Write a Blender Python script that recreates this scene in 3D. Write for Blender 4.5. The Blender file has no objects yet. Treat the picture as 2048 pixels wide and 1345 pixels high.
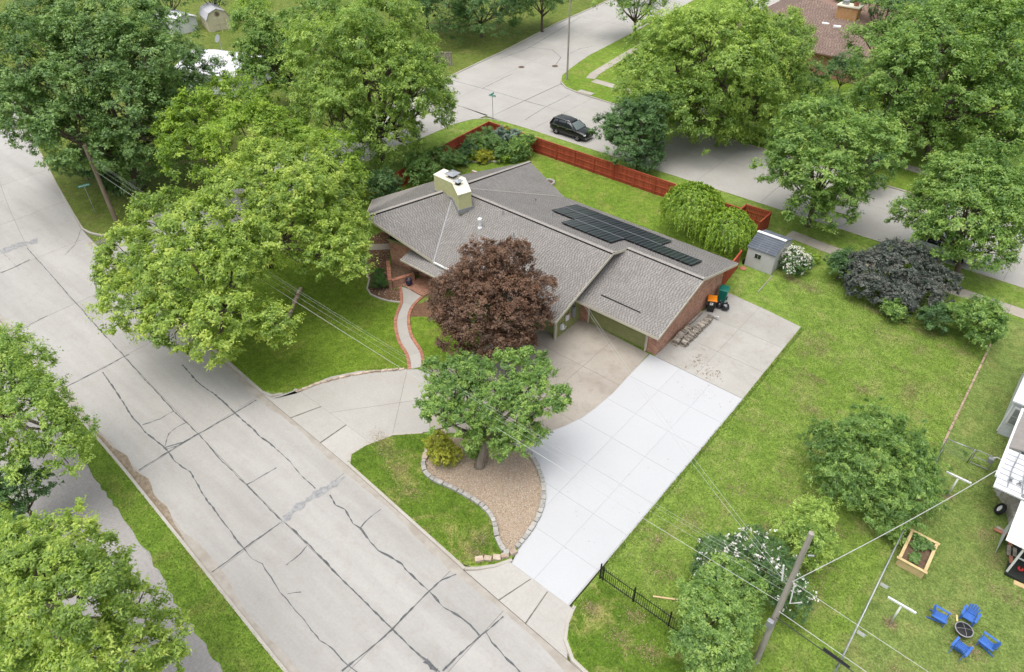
import bpy, bmesh, math, random
import numpy as np
from mathutils import Vector, Matrix
random.seed(11)
rng = np.random.default_rng(11)
S = bpy.context.scene
COL = S.collection
R = math.radians

# ------------------------------------------------------------------ camera, sky, sun, exposure
CAM_H, FPX = 31.0, 1400.0
PITCH, YAW, ROLL = R(39.4585), R(40.7214), R(-0.8)
fw = np.array([-math.sin(YAW)*math.cos(PITCH), math.cos(YAW)*math.cos(PITCH), -math.sin(PITCH)])
r0 = np.array([math.cos(YAW), math.sin(YAW), 0.0]); u0 = np.cross(r0, fw)
rt = math.cos(ROLL)*r0 + math.sin(ROLL)*u0; up = np.cross(rt, fw)
cd = bpy.data.cameras.new('camera'); cam = bpy.data.objects.new('camera', cd); COL.objects.link(cam)
cd.sensor_fit = 'HORIZONTAL'; cd.sensor_width = 36.0; cd.lens = FPX/2048*36; cd.clip_start = 0.5; cd.clip_end = 3000
m4 = Matrix(((rt[0], up[0], -fw[0], 0), (rt[1], up[1], -fw[1], 0), (rt[2], up[2], -fw[2], CAM_H), (0, 0, 0, 1)))
cam.matrix_world = m4
S.camera = cam

SUN_EL, SUN_AZ = R(77), R(185)          # azimuth measured from +Y towards +X
W = bpy.data.worlds.new('World'); S.world = W; W.use_nodes = True
wn = W.node_tree.nodes; wl = W.node_tree.links
sky = wn.new('ShaderNodeTexSky'); sky.sky_type = 'NISHITA'; sky.sun_disc = False
sky.sun_elevation = SUN_EL; sky.sun_rotation = SUN_AZ; sky.air_density = 1.0; sky.dust_density = 4.0; sky.ozone_density = 1.0
hs = wn.new('ShaderNodeHueSaturation'); hs.inputs['Saturation'].default_value = 0.35   # thin overcast veil
wl.new(sky.outputs[0], hs.inputs['Color']); wl.new(hs.outputs[0], wn['Background'].inputs['Color'])
wn['Background'].inputs['Strength'].default_value = 0.15
sd = bpy.data.lights.new('sun', 'SUN'); sun = bpy.data.objects.new('sun', sd); COL.objects.link(sun)
sd.energy = 1.2; sd.angle = R(58); sd.color = (1.0, 0.965, 0.9)
sdir = Vector((math.sin(SUN_AZ)*math.cos(SUN_EL), math.cos(SUN_AZ)*math.cos(SUN_EL), math.sin(SUN_EL)))
sun.rotation_euler = sdir.to_track_quat('Z', 'Y').to_euler()
S.view_settings.view_transform = 'Standard'; S.view_settings.look = 'None'
S.view_settings.gamma = 1.0; S.view_settings.use_curve_mapping = False
S.view_settings.exposure = 0.79

S.cycles.max_bounces = 12; S.cycles.diffuse_bounces = 7; S.cycles.transmission_bounces = 8; S.cycles.transparent_max_bounces = 8

# ------------------------------------------------------------------ helpers
def G(px, py, z=0.0):
    """ground point (or point at height z) seen at a place of the 2048 px photograph"""
    d = fw*FPX + rt*(px-1024) - up*(py-672.5); t = (z-CAM_H)/d[2]
    return (float(d[0]*t), float(d[1]*t))
def G3(px, py, z=0.0): a = G(px, py, z); return (a[0], a[1], z)
def depth(p): return float((np.array(p) - np.array([0, 0, CAM_H])) @ fw)

def prop(o, label=None, cat=None, group=None, kind=None):
    if label: o['label'] = label
    if cat: o['category'] = cat
    if group: o['group'] = group
    if kind: o['kind'] = kind
    return o
def thing(name, label, cat, loc=(0, 0, 0), rz=0.0, group=None):
    o = bpy.data.objects.new(name, None); COL.objects.link(o); o.empty_display_size = 0.3
    o.location = loc; o.rotation_euler = (0, 0, rz)
    return prop(o, label, cat, group)
def wloc(o):
    v = Vector((0, 0, 0))
    while o: v += o.location; o = o.parent
    return v
def link(name, me, parent=None):
    o = bpy.data.objects.new(name, me); COL.objects.link(o)
    if parent: o.parent = parent
    return o
def inst(o, loc=None, rz=None, parent=None, name=None, sc=None):
    """copy of one object and, below it, of its parts; mesh data shared"""
    c = o.copy(); COL.objects.link(c)
    if parent: c.parent = parent
    if loc is not None: c.location = loc
    if rz is not None: c.rotation_euler = (0, 0, rz)
    if sc is not None: c.scale = sc if hasattr(sc, '__len__') else (sc, sc, sc)
    for ch in list(o.children): inst(ch, parent=c)
    return c
def npmesh(name, V, F, mat, smooth=False):
    """V (n,3), F (m,k) with k equal for all faces"""
    me = bpy.data.meshes.new(name); V = np.asarray(V, np.float32); F = np.asarray(F, np.int32); k = F.shape[1]
    me.vertices.add(len(V)); me.vertices.foreach_set('co', V.ravel())
    me.loops.add(F.size); me.loops.foreach_set('vertex_index', F.ravel())
    me.polygons.add(len(F)); me.polygons.foreach_set('loop_start', np.arange(0, F.size, k, dtype=np.int32))
    me.update(calc_edges=True)
    if smooth: me.polygons.foreach_set('use_smooth', np.ones(len(F), bool))
    me.materials.append(mat); return me

class MB:
    def __init__(s): s.v = []; s.f = []
    def add(s, v, f):
        n = len(s.v); s.v += [tuple(p) for p in v]; s.f += [tuple(i+n for i in q) for q in f]; return s
    def box(s, c, size, rz=0.0, M=None):
        x, y, z = [a/2 for a in size]
        p = [Vector(q) for q in ((-x,-y,-z),(x,-y,-z),(x,y,-z),(-x,y,-z),(-x,-y,z),(x,-y,z),(x,y,z),(-x,y,z))]
        if rz: p = [Matrix.Rotation(rz, 3, 'Z') @ q for q in p]
        if M: p = [M @ q for q in p]
        return s.add([q + Vector(c) for q in p], [(0,3,2,1),(4,5,6,7),(0,1,5,4),(1,2,6,5),(2,3,7,6),(3,0,4,7)])
    def beam(s, a, b, w, h, upv=(0, 0, 1)):
        a = Vector(a); b = Vector(b); t = (b-a).normalized(); u = Vector(upv)
        if abs(t.dot(u)) > .98: u = Vector((1, 0, 0))
        sd_ = t.cross(u).normalized()*w/2; uu = sd_.cross(t).normalized()*h/2
        p = [a-sd_-uu, a+sd_-uu, a+sd_+uu, a-sd_+uu, b-sd_-uu, b+sd_-uu, b+sd_+uu, b-sd_+uu]
        return s.add(p, [(0,3,2,1),(4,5,6,7),(0,1,5,4),(1,2,6,5),(2,3,7,6),(3,0,4,7)])
    def tube(s, pts, r, n=8, cap=True):
        pts = [Vector(p) for p in pts]; rr = r if hasattr(r, '__len__') else [r]*len(pts)
        base = len(s.v); a = None
        for i, p in enumerate(pts):
            t = (pts[min(i+1, len(pts)-1)] - pts[max(i-1, 0)]).normalized()
            if a is None: a = t.orthogonal().normalized()
            else: a = (a - t*a.dot(t)).normalized()
            b = t.cross(a)
            for k in range(n):
                th = 2*math.pi*k/n; s.v.append(tuple(p + (a*math.cos(th)+b*math.sin(th))*rr[i]))
        for i in range(len(pts)-1):
            for k in range(n):
                k2 = (k+1) % n; s.f.append((base+i*n+k, base+i*n+k2, base+(i+1)*n+k2, base+(i+1)*n+k))
        if cap:
            s.f.append(tuple(base+k for k in reversed(range(n)))); e = base+(len(pts)-1)*n; s.f.append(tuple(e+k for k in range(n)))
        return s
    def prism(s, poly, z0, z1):
        a = sum(poly[i][0]*poly[(i+1) % len(poly)][1]-poly[(i+1) % len(poly)][0]*poly[i][1] for i in range(len(poly)))
        if a < 0: poly = poly[::-1]
        n = len(poly); v = [(p[0], p[1], z0) for p in poly] + [(p[0], p[1], z1) for p in poly]
        return s.add(v, [tuple(reversed(range(n))), tuple(range(n, 2*n))] + [(i, (i+1) % n, n+(i+1) % n, n+i) for i in range(n)])
    def slab(s, poly3, t):
        """3-D polygon (counter-clockwise from above) thickened downwards"""
        n = len(poly3); v = [tuple(p) for p in poly3] + [(p[0], p[1], p[2]-t) for p in poly3]
        return s.add(v, [tuple(range(n)), tuple(reversed(range(n, 2*n)))] + [((i+1) % n, i, n+i, n+(i+1) % n) for i in range(n)])
    def sheet(s, poly, z):
        a = sum(poly[i][0]*poly[(i+1) % len(poly)][1]-poly[(i+1) % len(poly)][0]*poly[i][1] for i in range(len(poly)))
        if a < 0: poly = poly[::-1]
        return s.add([(p[0], p[1], z) for p in poly], [tuple(range(len(poly)))])
    def lathe(s, prof, n=16, c=(0, 0, 0), M=None, closed=False):
        base = len(s.v)
        for r_, z in prof:
            for k in range(n):
                th = 2*math.pi*k/n; p = Vector((r_*math.cos(th), r_*math.sin(th), z))
                if M: p = M @ p
                s.v.append(tuple(p + Vector(c)))
        m = len(prof)
        for i in range(m if closed else m-1):
            j = (i+1) % m
            for k in range(n):
                k2 = (k+1) % n; s.f.append((base+i*n+k, base+i*n+k2, base+j*n+k2, base+j*n+k))
        if not closed:
            if prof[0][0] > 1e-4: s.f.append(tuple(base+k for k in reversed(range(n))))
            if prof[-1][0] > 1e-4: s.f.append(tuple(base+(m-1)*n+k for k in range(n)))
        return s
    def blob(s, c, rad, n=10, m=7, jit=0.12, seed=0):
        q = random.Random(seed); prof = []
        base = len(s.v)
        for i in range(m+1):
            ph = math.pi*i/m
            for k in range(n):
                th = 2*math.pi*k/n; j = 1 + q.uniform(-jit, jit) if 0 < i < m else 1
                s.v.append((c[0]+rad[0]*math.sin(ph)*math.cos(th)*j, c[1]+rad[1]*math.sin(ph)*math.sin(th)*j, c[2]-rad[2]*math.cos(ph)*j))
        for i in range(m):
            for k in range(n):
                k2 = (k+1) % n; s.f.append((base+i*n+k, base+i*n+k2, base+(i+1)*n+k2, base+(i+1)*n+k))
        return s
    def build(s, name, mat, parent=None, world=True, smooth=False, bevel=0, kind=None):
        off = wloc(parent) if (world and parent) else Vector((0, 0, 0))
        me = bpy.data.meshes.new(name); me.from_pydata([(p[0]-off.x, p[1]-off.y, p[2]-off.z) for p in s.v], [], s.f)
        me.materials.append(mat); me.update()
        if smooth: me.polygons.foreach_set('use_smooth', [True]*len(me.polygons))
        o = link(name, me, parent)
        if bevel:
            b = o.modifiers.new('bevel', 'BEVEL'); b.width = bevel; b.segments = 2; b.limit_method = 'ANGLE'; b.angle_limit = R(40)
        if kind: o['kind'] = kind
        return o

# ------------------------------------------------------------------ materials
def new_mat(name):
    m = bpy.data.materials.new(name); m.use_nodes = True
    nt = m.node_tree; return m, nt, nt.nodes, nt.links, nt.nodes['Principled BSDF']
def mixc(nt, fac, a, b, typ='MIX'):
    n = nt.nodes.new('ShaderNodeMix'); n.data_type = 'RGBA'; n.blend_type = typ
    for i, val in ((0, fac), (6, a), (7, b)):
        if hasattr(val, 'is_output') or isinstance(val, bpy.types.NodeSocket): nt.links.new(val, n.inputs[i])
        elif i == 0: n.inputs[0].default_value = val
        else: n.inputs[i].default_value = (*val, 1) if len(val) == 3 else val
    return n.outputs[2]
def noise(nt, vec, scale, detail=4, rough=.55, lo=None, hi=None, dist=0):
    n = nt.nodes.new('ShaderNodeTexNoise'); n.inputs['Scale'].default_value = scale; n.inputs['Detail'].default_value = detail
    n.inputs['Roughness'].default_value = rough; n.inputs['Distortion'].default_value = dist
    if vec is not None: nt.links.new(vec, n.inputs['Vector'])
    o = n.outputs['Fac']
    if lo is not None:
        r_ = nt.nodes.new('ShaderNodeMapRange'); r_.inputs[1].default_value = lo; r_.inputs[2].default_value = hi
        nt.links.new(o, r_.inputs[0]); o = r_.outputs[0]
    return o
def pos(nt, sx=1, sy=1, sz=1):
    g = nt.nodes.new('ShaderNodeNewGeometry'); o = g.outputs['Position']
    if (sx, sy, sz) != (1, 1, 1):
        mp = nt.nodes.new('ShaderNodeMapping'); mp.inputs['Scale'].default_value = (sx, sy, sz); nt.links.new(o, mp.inputs[0]); o = mp.outputs[0]
    return o
def bump(nt, bs, h, strength, dist=0.02):
    b = nt.nodes.new('ShaderNodeBump'); b.inputs['Strength'].default_value = strength; b.inputs['Distance'].default_value = dist
    nt.links.new(h, b.inputs['Height']); nt.links.new(b.outputs[0], bs.inputs['Normal'])
ALB = .83      # overall reflectance level of painted, mineral and ground surfaces
def al(c): return tuple(v*ALB for v in c)
def pmat(name, c1, c2=None, scale=3.0, rough=.75, bumps=0.0, bscale=30.0, spec=.3, metal=0.0, rand=0.0, coat=0.0, speck=0.0, lo=.35, hi=.65, stretch=(1, 1, 1)):
    c1 = al(c1); c2 = al(c2) if c2 is not None else None
    m, nt, N, L, bs = new_mat(name); p = pos(nt, *stretch)
    col = None
    if c2 is not None:
        f = noise(nt, p, scale, 5, .6, lo, hi); col = mixc(nt, f, c1, c2)
    if speck:
        base = col if col is not None else (*c1, 1)
        f2 = noise(nt, p, 55, 2, .7, .35, .65)
        dk = mixc(nt, f2, (1-speck, 1-speck, 1-speck), (1+speck*.4,)*3)
        col = mixc(nt, 1.0, base, dk, 'MULTIPLY')
    if rand:
        oi = N.new('ShaderNodeObjectInfo'); mr = N.new('ShaderNodeMapRange'); mr.inputs[3].default_value = 1-rand; mr.inputs[4].default_value = 1+rand
        L.new(oi.outputs['Random'], mr.inputs[0]); cmb = N.new('ShaderNodeCombineColor')
        for i in range(3): L.new(mr.outputs[0], cmb.inputs[i])
        col = mixc(nt, 1.0, col if col is not None else (*c1, 1), cmb.outputs[0], 'MULTIPLY')
    if col is not None: L.new(col, bs.inputs['Base Color'])
    else: bs.inputs['Base Color'].default_value = (*c1, 1)
    bs.inputs['Roughness'].default_value = rough; bs.inputs['Metallic'].default_value = metal
    bs.inputs['Specular IOR Level'].default_value = spec
    if coat: bs.inputs['Coat Weight'].default_value = coat; bs.inputs['Coat Roughness'].default_value = .05
    if bumps: bump(nt, bs, noise(nt, p, bscale, 4, .7), bumps)
    return m

def grass_mat(name, dark, mid, light, brown, brown_amt=.5, bare=.0, mow=0.0, big=.12):
    dark, mid, light, brown = al(dark), al(mid), al(light), al(brown)
    m, nt, N, L, bs = new_mat(name); p = pos(nt)
    a = noise(nt, p, big, 4, .6, .32, .68); b = noise(nt, p, .9, 5, .65, .36, .64); c = noise(nt, p, 9.0, 3, .7, .3, .7); d = noise(nt, p, 38.0, 2, .7, .3, .7)
    col = mixc(nt, a, mid, light)
    k = N.new('ShaderNodeMath'); k.operation = 'MULTIPLY'; k.inputs[1].default_value = .6; L.new(b, k.inputs[0])
    col = mixc(nt, k.outputs[0], col, dark)
    br = noise(nt, p, .55, 6, .72, .50, .70, .6); k2 = N.new('ShaderNodeMath'); k2.operation = 'MULTIPLY'; k2.inputs[1].default_value = brown_amt; L.new(br, k2.inputs[0])
    col = mixc(nt, k2.outputs[0], col, brown)
    if bare:
        b2 = noise(nt, p, 1.7, 5, .7, .64, .72, .4); k3 = N.new('ShaderNodeMath'); k3.operation = 'MULTIPLY'; k3.inputs[1].default_value = bare; L.new(b2, k3.inputs[0])
        col = mixc(nt, k3.outputs[0], col, (.30, .22, .12))
    if mow:
        pm = pos(nt, 1.7, .35, 1); w_ = noise(nt, pm, 1.2, 3, .6, .35, .65); k4 = N.new('ShaderNodeMath'); k4.operation = 'MULTIPLY'; k4.inputs[1].default_value = mow; L.new(w_, k4.inputs[0])
        col = mixc(nt, k4.outputs[0], col, light)
    e_ = noise(nt, p, 2.6, 4, .7, .34, .66); col = mixc(nt, 1.0, col, mixc(nt, e_, (.74, .76, .70), (1.2, 1.17, 1.15)), 'MULTIPLY')
    col = mixc(nt, 1.0, col, mixc(nt, c, (.60, .63, .56), (1.34, 1.30, 1.25)), 'MULTIPLY')
    col = mixc(nt, 1.0, col, mixc(nt, d, (.72, .74, .7), (1.25, 1.22, 1.2)), 'MULTIPLY')
    L.new(col, bs.inputs['Base Color']); bs.inputs['Roughness'].default_value = .95; bs.inputs['Specular IOR Level'].default_value = .12
    ad = N.new('ShaderNodeMath'); L.new(c, ad.inputs[0]); L.new(d, ad.inputs[1]); bump(nt, bs, ad.outputs[0], .55, .05)
    return m

def concrete_mat(name, base, stain, dirt, stain_amt=.5, dirt_amt=.35, streak=(1, 1), rough=.85, speck=.12, pan=1.0):
    base, stain, dirt = al(base), al(stain), al(dirt)
    m, nt, N, L, bs = new_mat(name); p = pos(nt); ps = pos(nt, streak[0], streak[1], 1)
    a = noise(nt, ps, .28, 6, .62, .38, .68); b = noise(nt, p, 1.3, 6, .7, .5, .8, .5); c = noise(nt, p, 7, 4, .7, .3, .7); d = noise(nt, p, 48, 2, .8, .3, .7)
    k = N.new('ShaderNodeMath'); k.operation = 'MULTIPLY'; k.inputs[1].default_value = stain_amt; L.new(a, k.inputs[0])
    col = mixc(nt, k.outputs[0], base, stain)
    k2 = N.new('ShaderNodeMath'); k2.operation = 'MULTIPLY'; k2.inputs[1].default_value = dirt_amt; L.new(b, k2.inputs[0])
    col = mixc(nt, k2.outputs[0], col, dirt)
    oi = N.new('ShaderNodeObjectInfo'); col = mixc(nt, 1.0, col, mixc(nt, oi.outputs['Random'], (1-.05*pan,)*3, (1+.03*pan,)*3), 'MULTIPLY')
    col = mixc(nt, 1.0, col, mixc(nt, c, (1-speck*.6,)*3, (1+speck*.3,)*3), 'MULTIPLY')
    col = mixc(nt, 1.0, col, mixc(nt, d, (1-speck,)*3, (1+speck*.6,)*3), 'MULTIPLY')
    L.new(col, bs.inputs['Base Color']); bs.inputs['Roughness'].default_value = rough; bs.inputs['Specular IOR Level'].default_value = .25
    bump(nt, bs, d, .15, .01); return m

def brick_mat(name, c1, c2, mortar, axis='x', scale=1.0):
    c1, c2, mortar = al(c1), al(c2), al(mortar)
    m, nt, N, L, bs = new_mat(name)
    g = N.new('ShaderNodeNewGeometry'); sp = N.new('ShaderNodeSeparateXYZ'); L.new(g.outputs['Position'], sp.inputs[0]); cb = N.new('ShaderNodeCombineXYZ')
    if axis == 'flat': L.new(sp.outputs[0], cb.inputs[0]); L.new(sp.outputs[1], cb.inputs[1])
    else:
        L.new(sp.outputs[0 if axis == 'x' else 1], cb.inputs[0]); L.new(sp.outputs[2], cb.inputs[1])
    bt = N.new('ShaderNodeTexBrick'); L.new(cb.outputs[0], bt.inputs['Vector'])
    bt.inputs['Color1'].default_value = (*c1, 1); bt.inputs['Color2'].default_value = (*c2, 1); bt.inputs['Mortar'].default_value = (*mortar, 1)
    bt.inputs['Scale'].default_value = scale; bt.inputs['Brick Width'].default_value = .215; bt.inputs['Row Height'].default_value = .078
    bt.inputs['Mortar Size'].default_value = .008; bt.inputs['Bias'].default_value = -.1
    f = noise(nt, g.outputs['Position'], 3.2, 5, .7, .3, .7); col = mixc(nt, 1.0, bt.outputs['Color'], mixc(nt, f, (.72, .7, .68), (1.25, 1.22, 1.2)), 'MULTIPLY')
    L.new(col, bs.inputs['Base Color']); bs.inputs['Roughness'].default_value = .9; bs.inputs['Specular IOR Level'].default_value = .15
    iv = N.new('ShaderNodeMath'); iv.operation = 'SUBTRACT'; iv.inputs[0].default_value = 1; L.new(bt.outputs['Fac'], iv.inputs[1]); bump(nt, bs, iv.outputs[0], .6, .01)
    return m

def island_mat(name, stops, rough=.9, mott=.25, mscale=.6, attr=False):
    """every loose piece takes its own colour from the ramp"""
    m, nt, N, L, bs = new_mat(name); g = N.new('ShaderNodeNewGeometry'); cr = N.new('ShaderNodeValToRGB'); ta = N.new('ShaderNodeAttribute'); ta.attribute_name = 'tint'; L.new(ta.outputs['Fac'] if attr else g.outputs['Random Per Island'], cr.inputs[0])
    e = cr.color_ramp.elements
    while len(e) < len(stops): e.new(.5)
    for q, (t, c) in zip(e, stops): q.position = t; q.color = (*al(c), 1)
    f = noise(nt, g.outputs['Position'], mscale, 5, .65, .3, .7)
    col = mixc(nt, 1.0, cr.outputs[0], mixc(nt, f, (1-mott,)*3, (1+mott*.6,)*3), 'MULTIPLY')
    L.new(col, bs.inputs['Base Color']); bs.inputs['Roughness'].default_value = rough; bs.inputs['Specular IOR Level'].default_value = .15
    return m

def leaf_mat(name, dark, mid, light, transl=.35):
    m, nt, N, L, bs = new_mat(name); N.remove(bs)
    at = N.new('ShaderNodeAttribute'); at.attribute_name = 'tint'; cr = N.new('ShaderNodeValToRGB'); L.new(at.outputs['Fac'], cr.inputs[0])
    e = cr.color_ramp.elements; e[0].position = .12; e[0].color = (*dark, 1); e[1].position = .9; e[1].color = (*light, 1); q = e.new(.5); q.color = (*mid, 1)
    df = N.new('ShaderNodeBsdfDiffuse'); tr = N.new('ShaderNodeBsdfTranslucent'); gl = N.new('ShaderNodeBsdfGlossy'); gl.inputs['Roughness'].default_value = .5
    L.new(cr.outputs[0], df.inputs[0]); tc = mixc(nt, 1.0, cr.outputs[0], (1.25, 1.2, .6), 'MULTIPLY'); L.new(tc, tr.inputs[0]); gl.inputs[0].default_value = (.8, .85, .8, 1)
    m1 = N.new('ShaderNodeMixShader'); m1.inputs[0].default_value = transl; L.new(df.outputs[0], m1.inputs[1]); L.new(tr.outputs[0], m1.inputs[2])
    m2 = N.new('ShaderNodeMixShader'); m2.inputs[0].default_value = .035; L.new(m1.outputs[0], m2.inputs[1]); L.new(gl.outputs[0], m2.inputs[2])
    L.new(m2.outputs[0], N['Material Output'].inputs[0]); return m

M = {}
M['dirt'] = pmat('dirt', (.16, .12, .08), (.22, .17, .11), 1.5, .95, .4, 25)
M['mulch'] = pmat('mulch', (.13, .075, .045), (.24, .13, .075), 6, .95, .7, 40, speck=.35)
M['soil'] = pmat('soil', (.13, .085, .055), (.20, .13, .085), 5, .95, .8, 45, speck=.3)
M['yard'] = grass_mat('yard_grass', (.135, .235, .036), (.215, .335, .062), (.270, .385, .090), (.37, .34, .17), .6, .5)
M['front'] = grass_mat('front_grass', (.105, .190, .020), (.160, .265, .028), (.210, .315, .045), (.32, .30, .10), .45, .0, .4)
M['isle'] = grass_mat('island_grass', (.085, .170, .020), (.135, .235, .030), (.175, .275, .042), (.48, .41, .19), .8, .3)
M['neigh'] = grass_mat('neighbour_grass', (.145, .220, .060), (.205, .295, .085), (.245, .325, .100), (.36, .32, .15), .6, .2, .25)
M['back'] = grass_mat('back_grass', (.115, .215, .028), (.190, .310, .042), (.240, .350, .060), (.34, .30, .12), .55, .3)
M['isle2'] = grass_mat('near_verge_grass', (.110, .205, .026), (.175, .295, .040), (.225, .340, .060), (.34, .30, .12), .5, .15)
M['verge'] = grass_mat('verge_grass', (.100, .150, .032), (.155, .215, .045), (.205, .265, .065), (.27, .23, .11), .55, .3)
M['road'] = concrete_mat('road_concrete', (.455, .44, .415), (.345, .33, .308), (.32, .285, .24), .85, .4, (.22, 1.6))
M['road2'] = concrete_mat('street_concrete', (.45, .435, .405), (.365, .345, .315), (.36, .32, .27), .55, .3, (1, 1))
M['joint'] = pmat('joint', (.13, .12, .11), (.22, .20, .17), 5, .95)
M['tar'] = pmat('tar', (.075, .08, .085), (.14, .145, .15), 8, .7, .2)
M['patch'] = pmat('asphalt_patch', (.26, .262, .27), (.40, .40, .395), 5, .9, .3, 50, speck=.2)
M['kerb'] = concrete_mat('kerb_concrete', (.50, .47, .42), (.38, .34, .28), (.25, .21, .16), .6, .4)
M['drive'] = concrete_mat('driveway_concrete', (.44, .40, .345), (.31, .27, .225), (.19, .16, .13), .8, .45)
M['drivel'] = concrete_mat('apron_concrete', (.47, .45, .415), (.38, .36, .325), (.33, .30, .26), .5, .3)
M['white'] = concrete_mat('white_concrete', (.53, .538, .55), (.505, .513, .525), (.455, .457, .463), .55, .22, speck=.05, pan=.3)
M['sideslab'] = concrete_mat('side_concrete', (.46, .445, .41), (.36, .34, .305), (.25, .205, .16), .8, .4)
M['walk'] = concrete_mat('sidewalk_concrete', (.46, .42, .36), (.34, .30, .25), (.24, .2, .15), .6, .4)
M['asphalt'] = concrete_mat('asphalt_path', (.40, .38, .36), (.34, .32, .305), (.30, .27, .24), .5, .3, speck=.3)
M['mud'] = pmat('mud', (.20, .15, .10), (.33, .27, .20), 4, .8, .5)
M['gravel'] = pmat('gravel_base', (.36, .27, .19), (.48, .38, .28), 30, .95, .8, 60)
M['pebble'] = island_mat('pebbles', [(0, (.34, .24, .17)), (.35, (.50, .39, .29)), (.7, (.60, .50, .40)), (1, (.74, .68, .60))], .85, .1)
M['stoneblock'] = pmat('edging_block', (.34, .33, .305), (.45, .435, .40), 4, .9, .5, 40, rand=.14)
M['fieldstone'] = pmat('field_stone', (.42, .30, .22), (.55, .47, .38), 3, .9, .5, 30, rand=.2)
M['pathbrick'] = pmat('path_brick', (.36, .15, .095), (.48, .24, .16), 5, .9, .4, 40, rand=.18)
M['tanbrick'] = pmat('tan_brick_edging', (.36, .26, .18), (.46, .36, .26), 5, .9, .4, 40, rand=.15)
M['brick_x'] = brick_mat('brick_front', (.40, .17, .105), (.58, .31, .21), (.52, .44, .37), 'x')
M['brick_y'] = brick_mat('brick_side', (.40, .17, .105), (.58, .31, .21), (.52, .44, .37), 'y')
M['brick_flat'] = brick_mat('brick_floor', (.36, .16, .10), (.50, .25, .17), (.40, .33, .27), 'flat')
M['shingle'] = island_mat('shingle', [(0, (.19, .176, .164)), (.33, (.248, .23, .215)), (.38, (.293, .276, .26)), (.75, (.327, .31, .293)), (1, (.366, .349, .332))], .95, .10, .5, True)
M['ridge'] = pmat('ridge_shingle', (.30, .275, .25), (.38, .355, .33), 6, .95)
M['deck'] = pmat('roof_deck', (.26, .24, .222), (.30, .28, .262), 4, .95)
M['brownshingle'] = island_mat('brown_shingle', [(0, (.16, .105, .085)), (.5, (.25, .18, .15)), (1, (.33, .25, .21))], .95, .15, .6, True)
M['browndeck'] = pmat('brown_roof_deck', (.25, .155, .12), (.29, .19, .15), 4, .95)
M['fascia'] = pmat('cream_fascia', (.62, .58, .47), (.55, .50, .40), 3, .7)
M['olive'] = pmat('olive_paint', (.31, .325, .135), (.27, .285, .115), 2, .6, .15)
M['olivebrick'] = pmat('painted_brick', (.56, .56, .31), (.49, .48, .25), 4, .85, .6, 14)
M['capcream'] = pmat('cream_cap', (.80, .78, .62), (.72, .70, .54), 3, .8)
M['black'] = pmat('black', (.012, .012, .013), None, rough=.6)
M['rubber'] = pmat('rubber', (.016, .016, .017), None, rough=.85)
M['galv'] = pmat('galvanised', (.52, .54, .56), (.42, .44, .46), 4, .42, metal=.75)
M['grey'] = pmat('grey_metal', (.36, .37, .38), (.28, .29, .30), 4, .55, metal=.3)
M['whitep'] = pmat('white_paint', (.80, .80, .79), (.72, .72, .71), 3, .55)
M['whitemetal'] = pmat('white_metal', (.84, .85, .86), (.76, .77, .78), 2, .45)
M['siding'] = pmat('pale_siding', (.70, .72, .74), (.62, .64, .66), 2, .6)
M['shedwall'] = pmat('shed_wall', (.56, .55, .54), (.50, .495, .49), 2, .65)
M['shedroof'] = pmat('shed_roof', (.10, .115, .14), (.135, .15, .175), 1.2, .7)
M['redwood'] = pmat('red_stain', (.33, .058, .028), (.43, .092, .045), 3, .8, .3, 60, rand=.13, stretch=(1, 1, .2))
M['pole'] = pmat('pole_wood', (.30, .24, .18), (.20, .15, .11), 6, .95, .6, 20, stretch=(1, 1, .12))
M['polegrey'] = pmat('grey_pole_wood', (.42, .385, .34), (.30, .27, .235), 6, .95, .6, 20, stretch=(1, 1, .12))
M['bark'] = pmat('bark', (.115, .085, .062), (.19, .15, .115), 5, .95, .9, 18, stretch=(1, 1, .3))
M['barkl'] = pmat('grey_bark', (.20, .165, .13), (.29, .25, .20), 5, .95, .9, 18, stretch=(1, 1, .3))
M['timber'] = pmat('pale_timber', (.68, .53, .28), (.58, .43, .21), 5, .75, .2, 40, stretch=(1, 1, 1))
M['oldwood'] = pmat('weathered_wood', (.37, .33, .28), (.22, .19, .155), 5, .9, .5, 30, rand=.25)
M['logend'] = pmat('split_wood', (.47, .43, .37), (.28, .24, .20), 7, .9, .5, 40, rand=.4)
M['glass'] = pmat('dark_glass', (.02, .025, .03), None, rough=.08, spec=.8)
M['wscreen'] = pmat('windscreen', (.16, .19, .21), None, rough=.06, spec=1.0)
M['carblack'] = pmat('black_car_paint', (.006, .008, .009), None, rough=.3, spec=.3, coat=.35)
M['carwhite'] = pmat('white_car_paint', (.75, .77, .80), None, rough=.3, spec=.6, coat=1.0)
M['chrome'] = pmat('chrome', (.75, .76, .78), None, rough=.15, metal=1.0)
M['lamp'] = pmat('lamp_lens', (.70, .74, .76), None, rough=.12, spec=.9)
M['taill'] = pmat('tail_lens', (.30, .02, .02), None, rough=.15, spec=.8)
M['greensign'] = pmat('sign_green', (.02, .36, .30), (.03, .40, .34), 3, .5)
M['signwhite'] = pmat('sign_white', (.85, .88, .86), None, rough=.5)
M['chairblue'] = pmat('chair_blue', (.045, .14, .46), (.065, .18, .55), 5, .6)
M['binorange'] = pmat('orange_lid', (.85, .27, .010), (.80, .24, .01), 2, .5)
M['binblack'] = pmat('black_bin', (.022, .026, .025), (.03, .033, .03), 3, .55)
M['binteal'] = pmat('teal_bin', (.010, .165, .125), (.014, .19, .145), 2, .5)
M['bag'] = pmat('bin_bag', (.012, .014, .020), None, rough=.22, spec=.7, bumps=.9, bscale=9)
M['blueglaze'] = pmat('blue_glaze', (.012, .022, .075), None, rough=.2, spec=.6)
M['terracotta'] = pmat('terracotta', (.45, .20, .13), (.38, .16, .10), 4, .9)
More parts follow.
